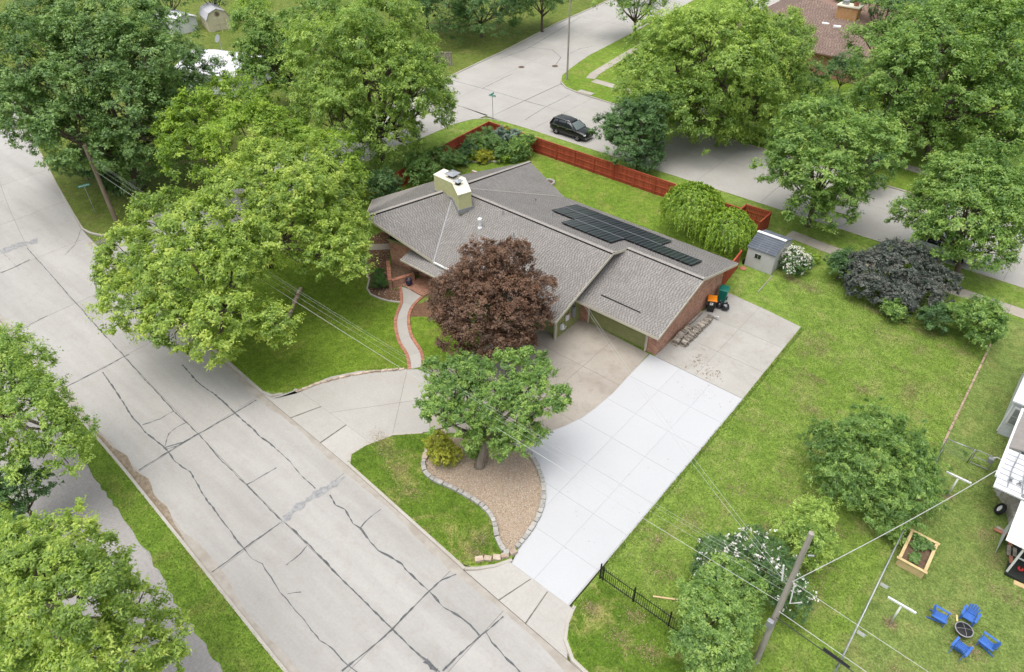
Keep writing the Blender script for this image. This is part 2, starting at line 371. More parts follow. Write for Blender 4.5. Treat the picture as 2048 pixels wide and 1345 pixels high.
M['rust'] = pmat('iron_rust', (.09, .055, .04), (.15, .085, .055), 8, .9, .5)
M['yellow'] = pmat('pale_yellow', (.78, .68, .30), None, rough=.6)
M['redp'] = pmat('red_plastic', (.55, .04, .04), None, rough=.5)
M['pink'] = pmat('faded_pink', (.50, .28, .25), None, rough=.8)
M['stonewall'] = pmat('stone_base', (.38, .33, .27), (.56, .52, .46), 6, .9, .8, 9)
M['barncream'] = pmat('barn_cream', (.62, .57, .42), (.55, .50, .36), 3, .8, stretch=(3, 3, .3))
M['greyroof'] = pmat('pale_grey_roof', (.50, .50, .53), (.42, .42, .45), 2, .85, .2, 60)
M['whiteroof'] = pmat('white_roof', (.74, .74, .77), (.64, .64, .67), 1.5, .7)
M['wire'] = pmat('grey_wire', (.55, .55, .53), None, rough=.6)
M['darkwire'] = pmat('dark_wire', (.05, .05, .05), None, rough=.6)
M['stripe'] = pmat('mesh_grey', (.42, .45, .45), None, rough=.5, metal=.5)

# ------------------------------------------------------------------ ground plan
ZL, ZR = 0.12, 0.02            # lawn level, road level
def lerp_tab(tab, x):
    xs = [t[0] for t in tab]; ys = [t[1] for t in tab]; return float(np.interp(x, xs, ys))
YN = [(-200, 54), (-150, 38), (-113, 27.8), (-96, 23.5), (-84, 20.7), (-72, 17.9), (-62.6, 15.9), (-54, 15.1), (-44, 14.6), (-33, 13.98), (-24, 13.66), (-14.7, 13.05), (-7, 12.72), (10, 12.2), (60, 11)]
YC = [(-200, 49.5), (-150, 33.5), (-113, 23.4), (-96, 19.2), (-84, 16.4), (-72, 13.5), (-63.2, 11.66), (-44, 10.16), (-31, 9.4), (-24, 9.05), (-15, 8.7), (-7, 8.45), (10, 8.0), (60, 7)]
YS = [(-200, 45), (-150, 29), (-113, 19.0), (-96, 14.9), (-84, 12.1), (-72, 9.2), (-63, 7.3), (-54, 6.2), (-44.7, 5.78), (-34.6, 5.45), (-24, 4.83), (-17, 4.4), (0, 3.9), (60, 2.5)]
yn = lambda x: lerp_tab(YN, x); yc = lambda x: lerp_tab(YC, x); ys = lambda x: lerp_tab(YS, x)
XW = [(16, -58.4), (17.7, -59.4), (40, -61.5), (65, -64.2), (76, -65.3), (89, -67.3), (101, -68.2), (140, -71.5), (300, -84)]
XE = [(14, -51.2), (20, -52.2), (40, -53.6), (53, -53.2), (56, -52.0), (70, -52.2), (73.5, -53.7), (80, -55), (96, -56.2), (140, -60), (300, -72)]
xw = lambda y: lerp_tab(XW, y); xe = lambda y: lerp_tab(XE, y)
def offs(poly, d):
    """shrink a convex counter-clockwise polygon by d"""
    out = []; n = len(poly)
    for i in range(n):
        a, b, c = Vector(poly[i-1]), Vector(poly[i]), Vector(poly[(i+1) % n])
        e1 = (b-a).normalized(); e2 = (c-b).normalized(); n1 = Vector((-e1.y, e1.x)); n2 = Vector((-e2.y, e2.x))
        k = (n1+n2); k = k/max(.3, k.dot(n1)) if k.length > 1e-6 else n1
        out.append((b.x+k.x*d, b.y+k.y*d))
    return out
def slabs(parent, polys, z0, z1, mat, name='concrete_slab', gap=.011):
    for i, p in enumerate(polys):
        a = sum(p[k][0]*p[(k+1) % len(p)][1]-p[(k+1) % len(p)][0]*p[k][1] for k in range(len(p)))
        if a < 0: p = p[::-1]
        MB().prism(offs(p, gap), z0, z1).build(name, mat, parent)
def struct(name, mb, mat, label):
    o = mb.build(name, mat); return prop(o, label, None, None, 'structure')

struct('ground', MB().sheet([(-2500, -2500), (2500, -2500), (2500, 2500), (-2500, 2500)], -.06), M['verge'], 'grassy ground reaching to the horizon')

# roads: dark joint bed with separate concrete slabs on it
xs_ = [60, 30, 14, 5.5, -3, -11.7, -15.1, -24, -33.1, -43.5, -52.2, -61.0]
bed_poly = [(x, ys(x)-.02) for x in np.linspace(60, -200, 60)] + [(x, yn(x)+.02) for x in np.linspace(-200, 60, 60)]
road = struct('main_road', MB().sheet(bed_poly, 0.0), M['joint'], 'wide pale concrete street with sealed cracks')
xj = xs_ + [-69, -77, -85.5, -94, -103, -112, -122, -135, -150, -170, -200]
P_ = []
for a, b in zip(xj[:-1], xj[1:]):
    for lo, hi in ((ys, yc), (yc, yn)):
        n = 4; P_.append([(b + (a-b)*k/n, lo(b + (a-b)*k/n)) for k in range(n+1)] + [(a - (a-b)*k/n, hi(a - (a-b)*k/n)) for k in range(n+1)])
slabs(road, P_, -.02, ZR, M['road'])
# side street from the main road northwards
sp = [(xw(y), y) for y in np.linspace(15.6, 56.8, 14)] + [(xe(y), y) for y in np.linspace(56.8, 15.6, 14)]
side = struct('side_street', MB().sheet([(-59.8, 15.55)] + sp[1:-1] + [(-50.6, 15.0)], .001), M['joint'], 'concrete side street under the trees')
P_ = []; yj = [15.35, 19, 25, 31, 37, 43, 49, 56.8]
for a, b in zip(yj[:-1], yj[1:]):
    xm = lambda y: (xw(y)+xe(y))/2
    P_ += [[(xw(a), a), (xm(a), a), (xm(b), b), (xw(b), b)], [(xm(a), a), (xe(a), a), (xe(b), b), (xm(b), b)]]
slabs(side, P_, -.02, ZR, M['road2'])
# back street and the crossing
cross = [(xw(y), y) for y in np.linspace(56.82, 200, 30)] + [(xe(y), y) for y in np.linspace(200, 74, 20)] + [(-53.2, 72), (-52.0, 70.2), (-50.3, 69.0), (-48, 68.5), (-41, 68.1), (-25, 67.6), (0, 67.0), (80, 66), (80, 57.6), (0, 57.2), (-20, 57.0), (-40, 56.75), (-46, 56.7), (-49, 56.5)]
bstreet = struct('back_street', MB().sheet(cross, .001), M['joint'], 'concrete back street and crossing beyond the red fence')
P_ = []
yj = [74, 81, 88, 95, 103, 112, 125, 145, 170, 200]
for a, b in zip(yj[:-1], yj[1:]):
    xm = lambda y: (xw(y)*.5+xe(y)*.5)
    P_ += [[(xw(a), a), (xm(a), a), (xm(b), b), (xw(b), b)], [(xm(a), a), (xe(a), a), (xe(b), b), (xm(b), b)]]
P_ += [[(xw(56.8), 56.82), (-58, 56.82), (-59, 65), (-59.7, 74), (xw(74), 74), (xw(65), 65)], [(-58, 56.82), (-51.5, 56.5), (-51.6, 62.8), (-51.6, 69.9), (-53.2, 72), (xe(74), 74), (-59.7, 74), (-59, 65)]]
xk = [-51.5, -45.7, -39, -32.5, -26, -19.5, -13, -6.5, 0, 7, 14, 25, 50, 80]
yk0 = lambda x: float(np.interp(x, [-52, -46, -40, -20, 0, 80], [56.5, 56.7, 56.75, 57.0, 57.2, 57.6])); yk1 = lambda x: float(np.interp(x, [-51.6, -50.3, -48, -41, -25, 0, 80], [69.7, 69.0, 68.5, 68.1, 67.6, 67, 66]))
for a, b in zip(xk[:-1], xk[1:]):
    P_ += [[(a, yk0(a)), (b, yk0(b)), (b, 62.8), (a, 62.8)], [(a, 62.8), (b, 62.8), (b, yk1(b)), (a, yk1(a))]]
slabs(bstreet, P_, -.02, ZR, M['road2'])

# lawns: one sheet for every block
N_ = lambda x: yn(x)+.14
def ap_l(): return [(-24.45, N_(-24.4)), (-24.75, 14.4), (-24.6, 15.3), (-23.95, 16.9), (-22.7, 18.1), (-22, 19.4), (-27.0, 21.6), (-30.2, 18.8), (-31.3, 16.3), (-31.8, 14.9), (-32.9, N_(-32.9))]
lotA = [(x, N_(x)) for x in (60, 30, 10, 0, -5.5, -6.8)] + [(-7.8, 12.95), (-8.6, 13.5), (-9.0, 14.2), (-9.35, 15.0), (-9.35, 18), (-13.2, 18), (-13.15, 15.0), (-13.6, 14.2), (-14.4, 13.4), (-15, N_(-15)), (-19, N_(-19))] + ap_l() + \
    [(x, N_(x)) for x in (-36, -40, -44, -47.5)] + [(-49.5, 15.3), (-50.8, 16.6), (-51.6, 18.6)] + [(xe(y)+.15, y) for y in (22, 30, 40, 48, 52.5)] + [(-52.4, 54.6), (-51.2, 55.8), (-49.3, 56.3), (-46, 56.5), (-40, 56.55), (-20, 56.8), (0, 57.0), (60, 57.3)]
struct('side_yard', MB().sheet(lotA, ZL), M['yard'], 'bright yellow-green yard grass around the house')
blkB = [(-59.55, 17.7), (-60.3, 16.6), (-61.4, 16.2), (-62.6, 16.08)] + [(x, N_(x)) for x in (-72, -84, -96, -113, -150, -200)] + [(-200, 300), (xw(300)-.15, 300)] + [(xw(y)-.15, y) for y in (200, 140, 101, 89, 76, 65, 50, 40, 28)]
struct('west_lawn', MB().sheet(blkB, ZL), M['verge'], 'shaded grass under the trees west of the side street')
blkC = [(80, 66.15), (0, 67.15), (-25, 67.75), (-41, 68.25), (-48, 68.65), (-50.2, 69.15), (-51.8, 70.3), (-53.0, 72), (-53.6, 74)] + [(xe(y)+.15, y) for y in (80, 96, 140, 200, 300)] + [(300, 300), (300, 66)]
struct('north_lawn', MB().sheet(blkC, ZL), M['back'], 'green lawn and verge north of the back street')
blkD = [(x, ys(x)-.14) for x in np.linspace(60, -200, 40)] + [(-200, -120), (60, -120)]
struct('south_verge', MB().sheet(blkD, ZL), M['isle2'], 'green verge on the near side of the main street')
# lawn areas of their own colour
F1 = [(-33.2, N_(-33.2)+.02), (-36, N_(-36)+.02), (-40, N_(-40)+.02), (-44, N_(-44)+.02), (-47.5, N_(-47.5)+.02), (-49.3, 15.5), (-50.5, 16.8), (-51.3, 18.8), (-51.8, 24), (-52.8, 32), (-52.9, 36), (-44, 36), (-42.1, 30.4)] + \
     [(-38.17, 27.1), (-37.41, 26.78), (-36.6, 25.85), (-35.79, 25.45), (-34.99, 25.5), (-34.16, 25.7), (-33.3, 26.2), (-32.06, 24.5), (-30.2, 23.1), (-28.5, 22.3), (-27.5, 21.5), (-29, 20.2), (-30.35, 18.8), (-31.4, 16.4), (-32.0, 14.9)]
struct('front_lawn', MB().sheet(F1, ZL+.004), M['front'], 'dark green mown front lawn beside the brick-edged path')
F2 = [(-31.6, 25.4), (-29.9, 24.05), (-28.0, 23.25), (-26.9, 22.3), (-24, 24), (-22.4, 28.5), (-29, 28.7), (-32.3, 26.6)]
struct('path_side_lawn', MB().sheet(F2, ZL+.004), M['front'], 'strip of lawn between the path and the brown tree')
F3 = [(-24.4, N_(-24.4)+.02), (-24.7, 14.4), (-24.55, 15.3), (-23.9, 16.9), (-22.65, 18.1), (-21.6, 18.6), (-20.9, 16.4), (-19.95, 15.9), (-18.3, 16.2), (-16.6, 16.35), (-15.4, 16.05), (-14.4, 15.3), (-13.3, 15.0), (-13.65, 14.2), (-14.45, 13.45), (-15, N_(-15)+.02), (-19, N_(-19)+.02)]
struct('island_lawn', MB().sheet(F3, ZL+.004), M['isle'], 'patchy lawn between the street and the gravel bed')
F4 = [(-47.5, 38), (-47.6, 52.2), (-20, 52.2), (-16.6, 50.5), (-16.3, 43), (-32, 43.2), (-41, 42), (-44, 38)]
struct('back_lawn', MB().sheet(F4, ZL+.004), M['back'], 'bright back lawn inside the red fence')
F5 = [(1.15, 13), (1.2, 36), (1.1, 52.4), (60, 52.4), (60, 12.4)]
struct('neighbour_lawn', MB().sheet(F5, ZL+.004), M['neigh'], 'soft green lawn of the neighbouring yard')
F6 = [(-9.0, 14.3), (-9.35, 15.2), (-9.1, 16.9), (1.1, 16.9), (1.1, 12.55), (-5.5, N_(-5.5)+.03), (-6.8, N_(-6.8)+.03), (-7.8, 13.0), (-8.55, 13.55)]
struct('corner_lawn', MB().sheet(F6, ZL+.006), M['isle'], 'worn lawn corner between the street and the iron fence')

# kerbs
def kerb(pts, label, h=.135, w=.16, z0=-.02):
    mb = MB(); n = len(pts); L_ = []
    for i in range(n):
        a = Vector(pts[max(i-1, 0)]); b = Vector(pts[min(i+1, n-1)]); t = (b-a).normalized(); nn = Vector((-t.y, t.x))
        p = Vector(pts[i]); L_.append([(p.x-nn.x*w*.62, p.y-nn.y*w*.62, z0), (p.x-nn.x*w*.45, p.y-nn.y*w*.45, h), (p.x+nn.x*w*.5, p.y+nn.y*w*.5, h+.004), (p.x+nn.x*w*.5, p.y+nn.y*w*.5, z0)])
    for q in L_: mb.v += q
    for i in range(n-1):
        for k in range(3): mb.f.append((4*i+k, 4*(i+1)+k, 4*(i+1)+k+1, 4*i+k+1))
    mb.f += [(0, 1, 2, 3), tuple(4*(n-1)+k for k in (3, 2, 1, 0))]
    mb.f = [q[::-1] for q in mb.f]
    return struct('kerb', mb, M['kerb'], label)
def dens(pts, step=1.5):
    out = []
    for a, b in zip(pts[:-1], pts[1:]):
        n = max(1, int(math.dist(a, b)/step)); out += [(a[0]+(b[0]-a[0])*k/n, a[1]+(b[1]-a[1])*k/n) for k in range(n)]
    return out + [pts[-1]]
K = lambda x: yn(x)+.07
kerb(dens([(-14.6, 13.12), (-19, K(-19)), (-24.2, K(-24.2))][::-1]) , 'kerb along the island lawn')
kerb([(-24.2, K(-24.2)), (-24.75, 14.3), (-24.65, 15.3), (-24.0, 16.9), (-22.75, 18.15)][::-1], 'curved kerb at the left driveway mouth beside the island')
kerb([(-13.1, 15.0), (-13.55, 14.2), (-14.1, 13.55), (-14.6, 13.12)][::-1], 'curved kerb at the right driveway mouth beside the island')
kerb([(-32.0, 14.8), (-32.4, 14.25), (-33.2, K(-33.2)), (-36, K(-36)), (-40, K(-40)), (-44, K(-44)), (-47.5, K(-47.5)), (-49.5, 15.2), (-50.9, 16.5), (-51.75, 18.6)][::-1], 'kerb along the front lawn of the brick house')
kerb([(-9.25, 15.0), (-9.0, 14.1), (-8.6, 13.4), (-7.8, 12.88), (-6.8, K(-6.8)), (-5.5, K(-5.5)), (0, K(0)), (10, K(10)), (30, K(30)), (60, K(60))], 'kerb below the iron fence corner')
kerb([(x, ys(x)-.07) for x in np.linspace(-200, 60, 90)][::-1], 'long kerb on the near side of the main street')
kerb([(-59.48, 19.0), (-59.48, 17.7), (-60.25, 16.55), (-61.4, 16.12), (-62.6, 16.0)] + [(x, K(x)) for x in np.linspace(-66, -200, 40)], 'kerb round the corner with the leaning pole')
kerb([(xw(y)-.07, y) for y in np.linspace(200, 19, 60)][::-1], 'long west kerb of the side street')
kerb([(xe(y)+.07, y) for y in (18.6, 22, 30, 40, 48, 52.5)][::-1] , 'east kerb of the side street under the trees')
kerb([(-53.13, 52.5), (-52.5, 54.7), (-51.3, 55.9), (-49.3, 56.4), (-46, 56.6), (-40, 56.65), (-20, 56.9), (0, 57.1), (60, 57.4)][::-1], 'kerb of the back street along the red fence')
kerb([(80, 66.07), (0, 67.07), (-25, 67.68), (-41, 68.18), (-48, 68.58), (-50.25, 69.08), (-51.9, 70.25), (-53.1, 72), (-53.65, 74)] + [(xe(y)+.07, y) for y in np.linspace(76, 200, 30)], 'kerb round the far grass corner with the lamp post')

# driveways
ZD = ZL+.012
old = [G(*p) for p in [(545, 799), (560, 797), (610, 778), (660, 757), (720, 745), (800, 741), (860, 743), (905, 735), (960, 700), (1040, 670), (1105, 655), (1150, 633), (1297, 711), (1262, 750), (1225, 790), (1190, 820), (1165, 838), (1130, 855), (1085, 872), (1045, 895), (1000, 885), (950, 870), (850, 868), (790, 872), (735, 893)]]
drive = struct('driveway', MB().sheet(old + [(-24.9, 15.6), (-31.6, 15.6)], ZL+.006), M['joint'], 'stained beige concrete driveway in front of the garage')
def clip(poly, a, b, c):      # keep a*x+b*y<=c
    out = []
    for i in range(len(poly)):
        p, q = poly[i-1], poly[i]; dp = a*p[0]+b*p[1]-c; dq = a*q[0]+b*q[1]-c
        if dp*dq < 0: t = dp/(dp-dq); out.append((p[0]+(q[0]-p[0])*t, p[1]+(q[1]-p[1])*t))
        if dq <= 0: out.append(q)
    return out
def split(poly, a, b, c): return clip(poly, a, b, c), clip(poly, -a, -b, -c)
J1 = (G(815, 742), G(787, 866))                        # radial joint of the curved arm
def line(p, q): a, b = q[1]-p[1], p[0]-q[0]; return a, b, a*p[0]+b*p[1]
def slab_ng(parent, poly, z0, z1, mat, gap=.010):
    a = sum(poly[i][0]*poly[(i+1) % len(poly)][1]-poly[(i+1) % len(poly)][0]*poly[i][1] for i in range(len(poly)))
    if a < 0: poly = poly[::-1]
    MB().prism(offs(poly, gap), z0, z1).build('concrete_slab', mat, parent)
arm = old[:7] + [G(860, 868), G(850, 868), G(790, 872), G(735, 893), (-24.95, 15.62), (-31.55, 15.62)]
L_ = line(*J1); a1, a2 = split(arm, *L_)
mid = line(G(665, 828), G(860, 800))
for q in (a1, a2):
    for r_ in split(q, *mid):
        if len(r_) > 2: slab_ng(drive, r_, ZL, ZD, M['drivel'])
rest = [G(860, 743)] + old[7:23] + [G(860, 868)]
lft, rgt = split(rest, 1, 0, -18.85)
for q in (lft, rgt):
    for r_ in split(q, 0, 1, 29.0):
        for r2_ in split(r_, 0, 1, 24.6):
            if len(r2_) > 2: slab_ng(drive, r2_, ZL, ZD, M['drive'])
# sloped aprons down to the street
def apron(quad, label, cuts):
    o = struct('driveway_apron', MB().add([(p[0], p[1], z-.012) for p, z in quad], [tuple(range(len(quad)))]), M['joint'], label)
    for i in range(len(cuts)-1):
        a, b = cuts[i]+.006, cuts[i+1]-.006
        f = lambda p, q, t: (p[0][0]+(q[0][0]-p[0][0])*t, p[0][1]+(q[0][1]-p[0][1])*t, p[1]+(q[1]-p[1])*t)
        q0, q1, q2, q3 = quad
        MB().slab([f(q0, q1, a), f(q0, q1, b), f(q3, q2, b), f(q3, q2, a)], .05).build('concrete_slab', M['drivel'], o)
apron([((-33.15, 14.0), ZR+.004), ((-24.2, 13.68), ZR+.004), ((-24.6, 15.62), ZD), ((-31.75, 15.62), ZD)], 'sloped driveway apron at the left mouth', [0, .36, .7, 1])
apron([((-14.6, 13.08), ZR+.004), ((-8.0, 12.78), ZR+.004), ((-9.2, 14.83), ZD), ((-13.1, 14.83), ZD)], 'sloped driveway apron below the white concrete', [0, .36, .62, 1])
# new white slab
wpoly = [G(*p) for p in [(1300, 713), (1262, 751), (1225, 791), (1190, 821), (1165, 839), (1130, 856), (1085, 873), (1050, 893), (1066, 917), (1081, 955), (1086, 1000), (1078, 1030), (1060, 1062), (1040, 1100), (1026, 1130)]] + [(-12.95, 14.82), (-9.5, 14.82), (-9.44, 32.8)]
wd = struct('white_driveway', MB().sheet(offs(wpoly if sum(wpoly[i-1][0]*wpoly[i][1]-wpoly[i][0]*wpoly[i-1][1] for i in range(len(wpoly))) > 0 else wpoly[::-1], -.06), ZL+.008), pmat('white_joint', (.42, .425, .43), (.48, .485, .49), 3, .9), 'freshly painted white concrete driveway with square joints')
parts_ = [wpoly]
for c in (-13.82, -11.57): parts_ = [q for p in parts_ for q in split(p, 1, 0, c) if len(q) > 2]
for c in (17.25, 19.85, 22.4, 24.95, 27.5, 30.15): parts_ = [q for p in parts_ for q in split(p, 0, 1, c) if len(q) > 2]
def area(p): return abs(sum(p[i][0]*p[(i+1) % len(p)][1]-p[(i+1) % len(p)][0]*p[i][1] for i in range(len(p))))/2
for p in parts_:
    if area(p) > .08: slab_ng(wd, p, ZL, ZD+.012, M['white'], .006)
sc_ = struct('side_driveway', MB().sheet([(-15.75, 32.6), (-9.4, 32.6), (-9.5, 42.05), (-12.1, 42.35), (-15.6, 42.6)], ZL+.007), M['joint'], 'weathered concrete pad beside the garage wall')
parts_ = [[(-15.75, 32.87), (-9.4, 32.87), (-9.5, 42.05), (-12.1, 42.35), (-15.6, 42.6)]]
for c in (-12.72,): parts_ = [q for p in parts_ for q in split(p, 1, 0, c) if len(q) > 2]
for c in (35.95, 39.06): parts_ = [q for p in parts_ for q in split(p, 0, 1, c) if len(q) > 2]
for p in parts_: slab_ng(sc_, p, ZL, ZD+.004, M['sideslab'], .008)
# dirt and leaf stains on the side pad, mud in the gutter
def splat(name, c, rx, ry, mat, parent, z, n=26, seed=1, jag=.35, rot=0):
    q = random.Random(seed); pts = []
    for k in range(n):
        th = 2*math.pi*k/n; rr = 1+q.uniform(-jag, jag); x, y = rx*rr*math.cos(th), ry*rr*math.sin(th)
        pts.append((c[0]+x*math.cos(rot)-y*math.sin(rot), c[1]+x*math.sin(rot)+y*math.cos(rot)))
    return MB().sheet(pts, z).build(name, mat, parent)
q = random.Random(5)
for k in range(70):
    c = (-13.3+q.gauss(0, .28), 34.35+q.gauss(0, .45)) if k % 2 else (-12.0+q.gauss(0, .35), 33.7+q.gauss(0, .3)); splat('leaf_litter', c, q.uniform(.02, .12), q.uniform(.015, .05), M['mud'], sc_, ZD+.009+.0002*k, 9, k, .5, q.uniform(0, 3))
q = random.Random(77)
for k in range(60):
    c = (-11.6+q.gauss(0, 1.0), 31.7+abs(q.gauss(0, .55))*(-1 if k % 3 else 1)*.8)
    if k > 40: c = (q.uniform(-13.5, -9.7), q.uniform(16, 30))
    if not (-15.6 < c[0] < -9.6 and c[1] < 32.6): continue
    splat('debris', c, q.uniform(.012, .05), q.uniform(.01, .025), M['mud'], wd, ZD+.017+.0002*k, 7, k+200, .5, q.uniform(0, 3))
mudp = [(x, ys(x)+.02+0*x) for x in np.linspace(-38, -27, 18)] + [(x, ys(x)+.10+.50*math.sin((x+38)/11*math.pi)*(.7+.3*math.sin(x*2.3))) for x in np.linspace(-27, -38, 18)]
MB().sheet(mudp, ZR+.0036).build('mud', M['mud'], road)

M['gutter'] = pmat('gutter_dirt', (.33, .295, .25), (.42, .39, .35), 1.4, .9, .2, 20)
for seed_, f_, sg in ((31, ys, 1), (32, yn, -1)):
    q = random.Random(seed_); X_ = np.linspace(-60, 10, 220); w_ = 0; inn = []
    for x in X_: w_ = w_*.9+q.uniform(-.05, .05); inn.append((x, f_(x)+sg*(.30+abs(w_)*1.2+.10*math.sin(x*.7))))
    MB().sheet([(x, f_(x)+sg*.01) for x in X_]+inn[::-1], ZR+.003).build('gutter_dirt', M['gutter'], road)
# sealed cracks and patches on the main road
def ribbon(pts, w, z, jit=.35, seed=0, sub=6):
    q = random.Random(seed); mb = MB(); P3 = []
    for a, b in zip(pts[:-1], pts[1:]):
        n = max(2, int(math.dist(a, b)/.2))
        for k in range(n): P3.append((a[0]+(b[0]-a[0])*k/n, a[1]+(b[1]-a[1])*k/n))
    P3.append(pts[-1]); L2 = []; ja = 0
    for i, p in enumerate(P3):
        a = P3[max(i-1, 0)]; b = P3[min(i+1, len(P3)-1)]; t = Vector((b[0]-a[0], b[1]-a[1])).normalized(); nn = Vector((-t.y, t.x)); ja = ja*.86+q.uniform(-.022, .022)
        ww = w*.5*q.uniform(1-jit, 1+jit); L2 += [(p[0]+nn.x*(ja+ww), p[1]+nn.y*(ja+ww), z), (p[0]+nn.x*(ja-ww), p[1]+nn.y*(ja-ww), z)]
    mb.v = L2; mb.f = [(2*i, 2*i+1, 2*i+3, 2*i+2) for i in range(len(P3)-1)]; return mb
cracks = [
 ([(205, 745), (235, 790), (262, 830), (290, 865), (327, 897), (350, 925), (380, 945), (405, 985), (440, 1035), (470, 1075), (486, 1095)], .085),
 ([(365, 730), (395, 765), (425, 785), (468, 825), (505, 858), (520, 875), (548, 895)], .10),
 ([(548, 895), (575, 920), (600, 948), (630, 978)], .05),
 ([(660, 990), (672, 1010), (690, 1020), (705, 1048), (720, 1058), (740, 1085), (755, 1102), (775, 1112), (802, 1130), (808, 1140), (835, 1163), (857, 1183), (885, 1215), (915, 1230), (940, 1250), (958, 1272)], .09),
 ([(972, 1264), (985, 1285), (1008, 1312), (1024, 1327), (1040, 1345)], .09),
 ([(720, 1058), (735, 1040), (762, 1020)], .06), ([(573, 1131), (600, 1108), (613, 1092)], .055), ([(575, 1188), (602, 1184)], .07),
 ([(492, 970), (520, 955), (552, 935)], .07), ([(285, 850), (320, 838), (348, 822)], .07), ([(330, 893), (338, 868), (355, 855), (375, 845)], .06),
 ([(327, 897), (365, 885), (397, 868)], .09), ([(330, 900), (360, 890), (380, 878)], .06),
 ([(486, 1095), (505, 1118), (525, 1128), (560, 1185), (590, 1220), (610, 1240), (640, 1280), (662, 1295), (690, 1325), (716, 1345)], .045),
 ([(55, 497), (100, 548), (145, 600), (195, 655), (240, 705), (290, 760), (347, 820), (397, 868), (425, 900), (470, 948), (567, 1045)], .055),
 ([(570, 1047), (615, 1090), (660, 1135), (710, 1185), (745, 1222), (783, 1259), (815, 1290), (850, 1320), (880, 1345)], .085),
 ([(124, 778), (190, 745), (258, 709)], .07), ([(278, 941), (344, 900), (397, 868), (460, 832), (512, 800)], .075), ([(423, 1145), (455, 1122), (512, 1080), (560, 1046)], .075),
 ([(684, 1343), (735, 1300), (783, 1259), (830, 1212), (858, 1183), (885, 1160), (912, 1148)], .09), ([(886, 1343), (930, 1300), (972, 1264), (1005, 1232)], .085),
 ([(30, 670), (60, 650), (95, 632)], .06), ([(0, 547), (30, 535), (60, 520)], .10), ([(850, 1322), (862, 1338), (875, 1342)], .22), ([(165, 455), (150, 490), (130, 510)], .03),
 ([(0, 500), (40, 540)], .02)]
for i, (pl, w) in enumerate(cracks):
    ribbon([G(*p, ZR) for p in pl], w*.8, ZR+.004+.0004*i, .72, i).build('crack_seal', M['tar'], road)
ribbon([G(*p, ZR) for p in [(562, 1048), (590, 1020), (625, 995), (655, 978), (690, 955)]], .36, ZR+.0165, .75, 91).build('asphalt_patch', M['patch'], road)
ribbon([G(*p, ZR) for p in [(0, 505), (40, 490), (75, 482)]], .6, ZR+.0172, .75, 92).build('asphalt_patch', M['patch'], road)
def ribs(parent, lst, w=.05, seed=50):
    for i, pl in enumerate(lst): ribbon([G(*p, ZR) for p in pl], w, ZR+.004+.0004*i, .4, seed+i).build('crack_seal', M['tar'], parent)
ribs(bstreet, [[(1000, 118), (1050, 100), (1110, 65), (1160, 35)], [(1110, 133), (1122, 115), (1105, 100), (1060, 95)], [(1140, 108), (1160, 98), (1185, 93)], [(965, 177), (1010, 190), (1060, 205), (1090, 212)], [(900, 160), (965, 177), (1025, 148)], [(1050, 240), (1090, 215), (1140, 190)]], .07)
for px in ((1043, 135), (1110, 133)):
    c = G(*px); MB().lathe([(.40, ZR+.003), (.40, ZR+.012), (.30, ZR+.014), (0, ZR+.014)], 20, (c[0], c[1], 0)).build('manhole_cover', M['rust'], bstreet)
# storm drain inlet in the far kerb
c = G(1168, 190); d_ = thing('storm_drain', 'dark storm drain inlet in the far kerb beside the lamp post', 'storm drain', (c[0], c[1], 0))
MB().box((c[0], c[1]+.35, .17), (2.0, .8, .06)).build('cover_slab', M['kerb'], d_, bevel=.01); MB().box((c[0], c[1]-.08, .085), (1.5, .06, .10)).build('opening', M['black'], d_)

# sidewalks, asphalt path, beds
def sidewalk(pts, w, label, name='sidewalk', step=1.4, mat='walk', z=ZL+.004):
    L_ = [(Vector(p)) for p in pts]; ed = []
    for i, p in enumerate(L_):
        t = (L_[min(i+1, len(L_)-1)]-L_[max(i-1, 0)]).normalized(); nn = Vector((-t.y, t.x)); ed.append((p+nn*w/2, p-nn*w/2))
    o = struct(name, MB().sheet([tuple(e[0]) for e in ed]+[tuple(e[1]) for e in ed[::-1]], z), M['joint'], label); PP = []
    for (a, b), (c, d) in zip(ed[:-1], ed[1:]):
        n = max(1, int((a-c).length/step))
        for k in range(n):
            f = lambda p, q, t: tuple(p+(q-p)*t); PP.append([f(b, d, k/n), f(b, d, (k+1)/n), f(a, c, (k+1)/n), f(a, c, k/n)])
    slabs(o, PP, z-.03, z+.018, M[mat], 'paving_slab'); return o
sidewalk([(-15.3, 53.5), (-12, 53.2), (-2.5, 53.45), (3, 53.5), (40, 53.8)], 1.25, 'narrow concrete sidewalk behind the dark purple shrub')
sidewalk([(-52.0, 92), (-51.2, 84), (-50.2, 75.1), (-49.6, 73.3)], 1.2, 'broken sidewalk leading up the far grass corner')
sidewalk([(-48.9, 73.0), (-45, 72.9), (-38, 72.7), (0, 72.2)], 1.2, 'sidewalk along the far side of the back street')
ae = [(-60, 5.0), (-45, 4.4), (-38.5, 4.2), (-35.4, 4.05), (-31, 3.68), (-27.5, 3.45), (-24, 2.95), (-19.7, 2.6), (-10, 2.0), (20, .5)]
q = random.Random(2); aj = [(x, y+q.uniform(-.10, .10)) for x, y in dens(ae, .4)]
struct('asphalt_path', MB().sheet(aj + [(20, -3.6), (-24, -.9), (-31, -.3), (-38.5, .5), (-60, 1.2)], ZL+.006), M['asphalt'], 'old grey asphalt path along the near verge')
M['mixedge'] = M['stoneblock']
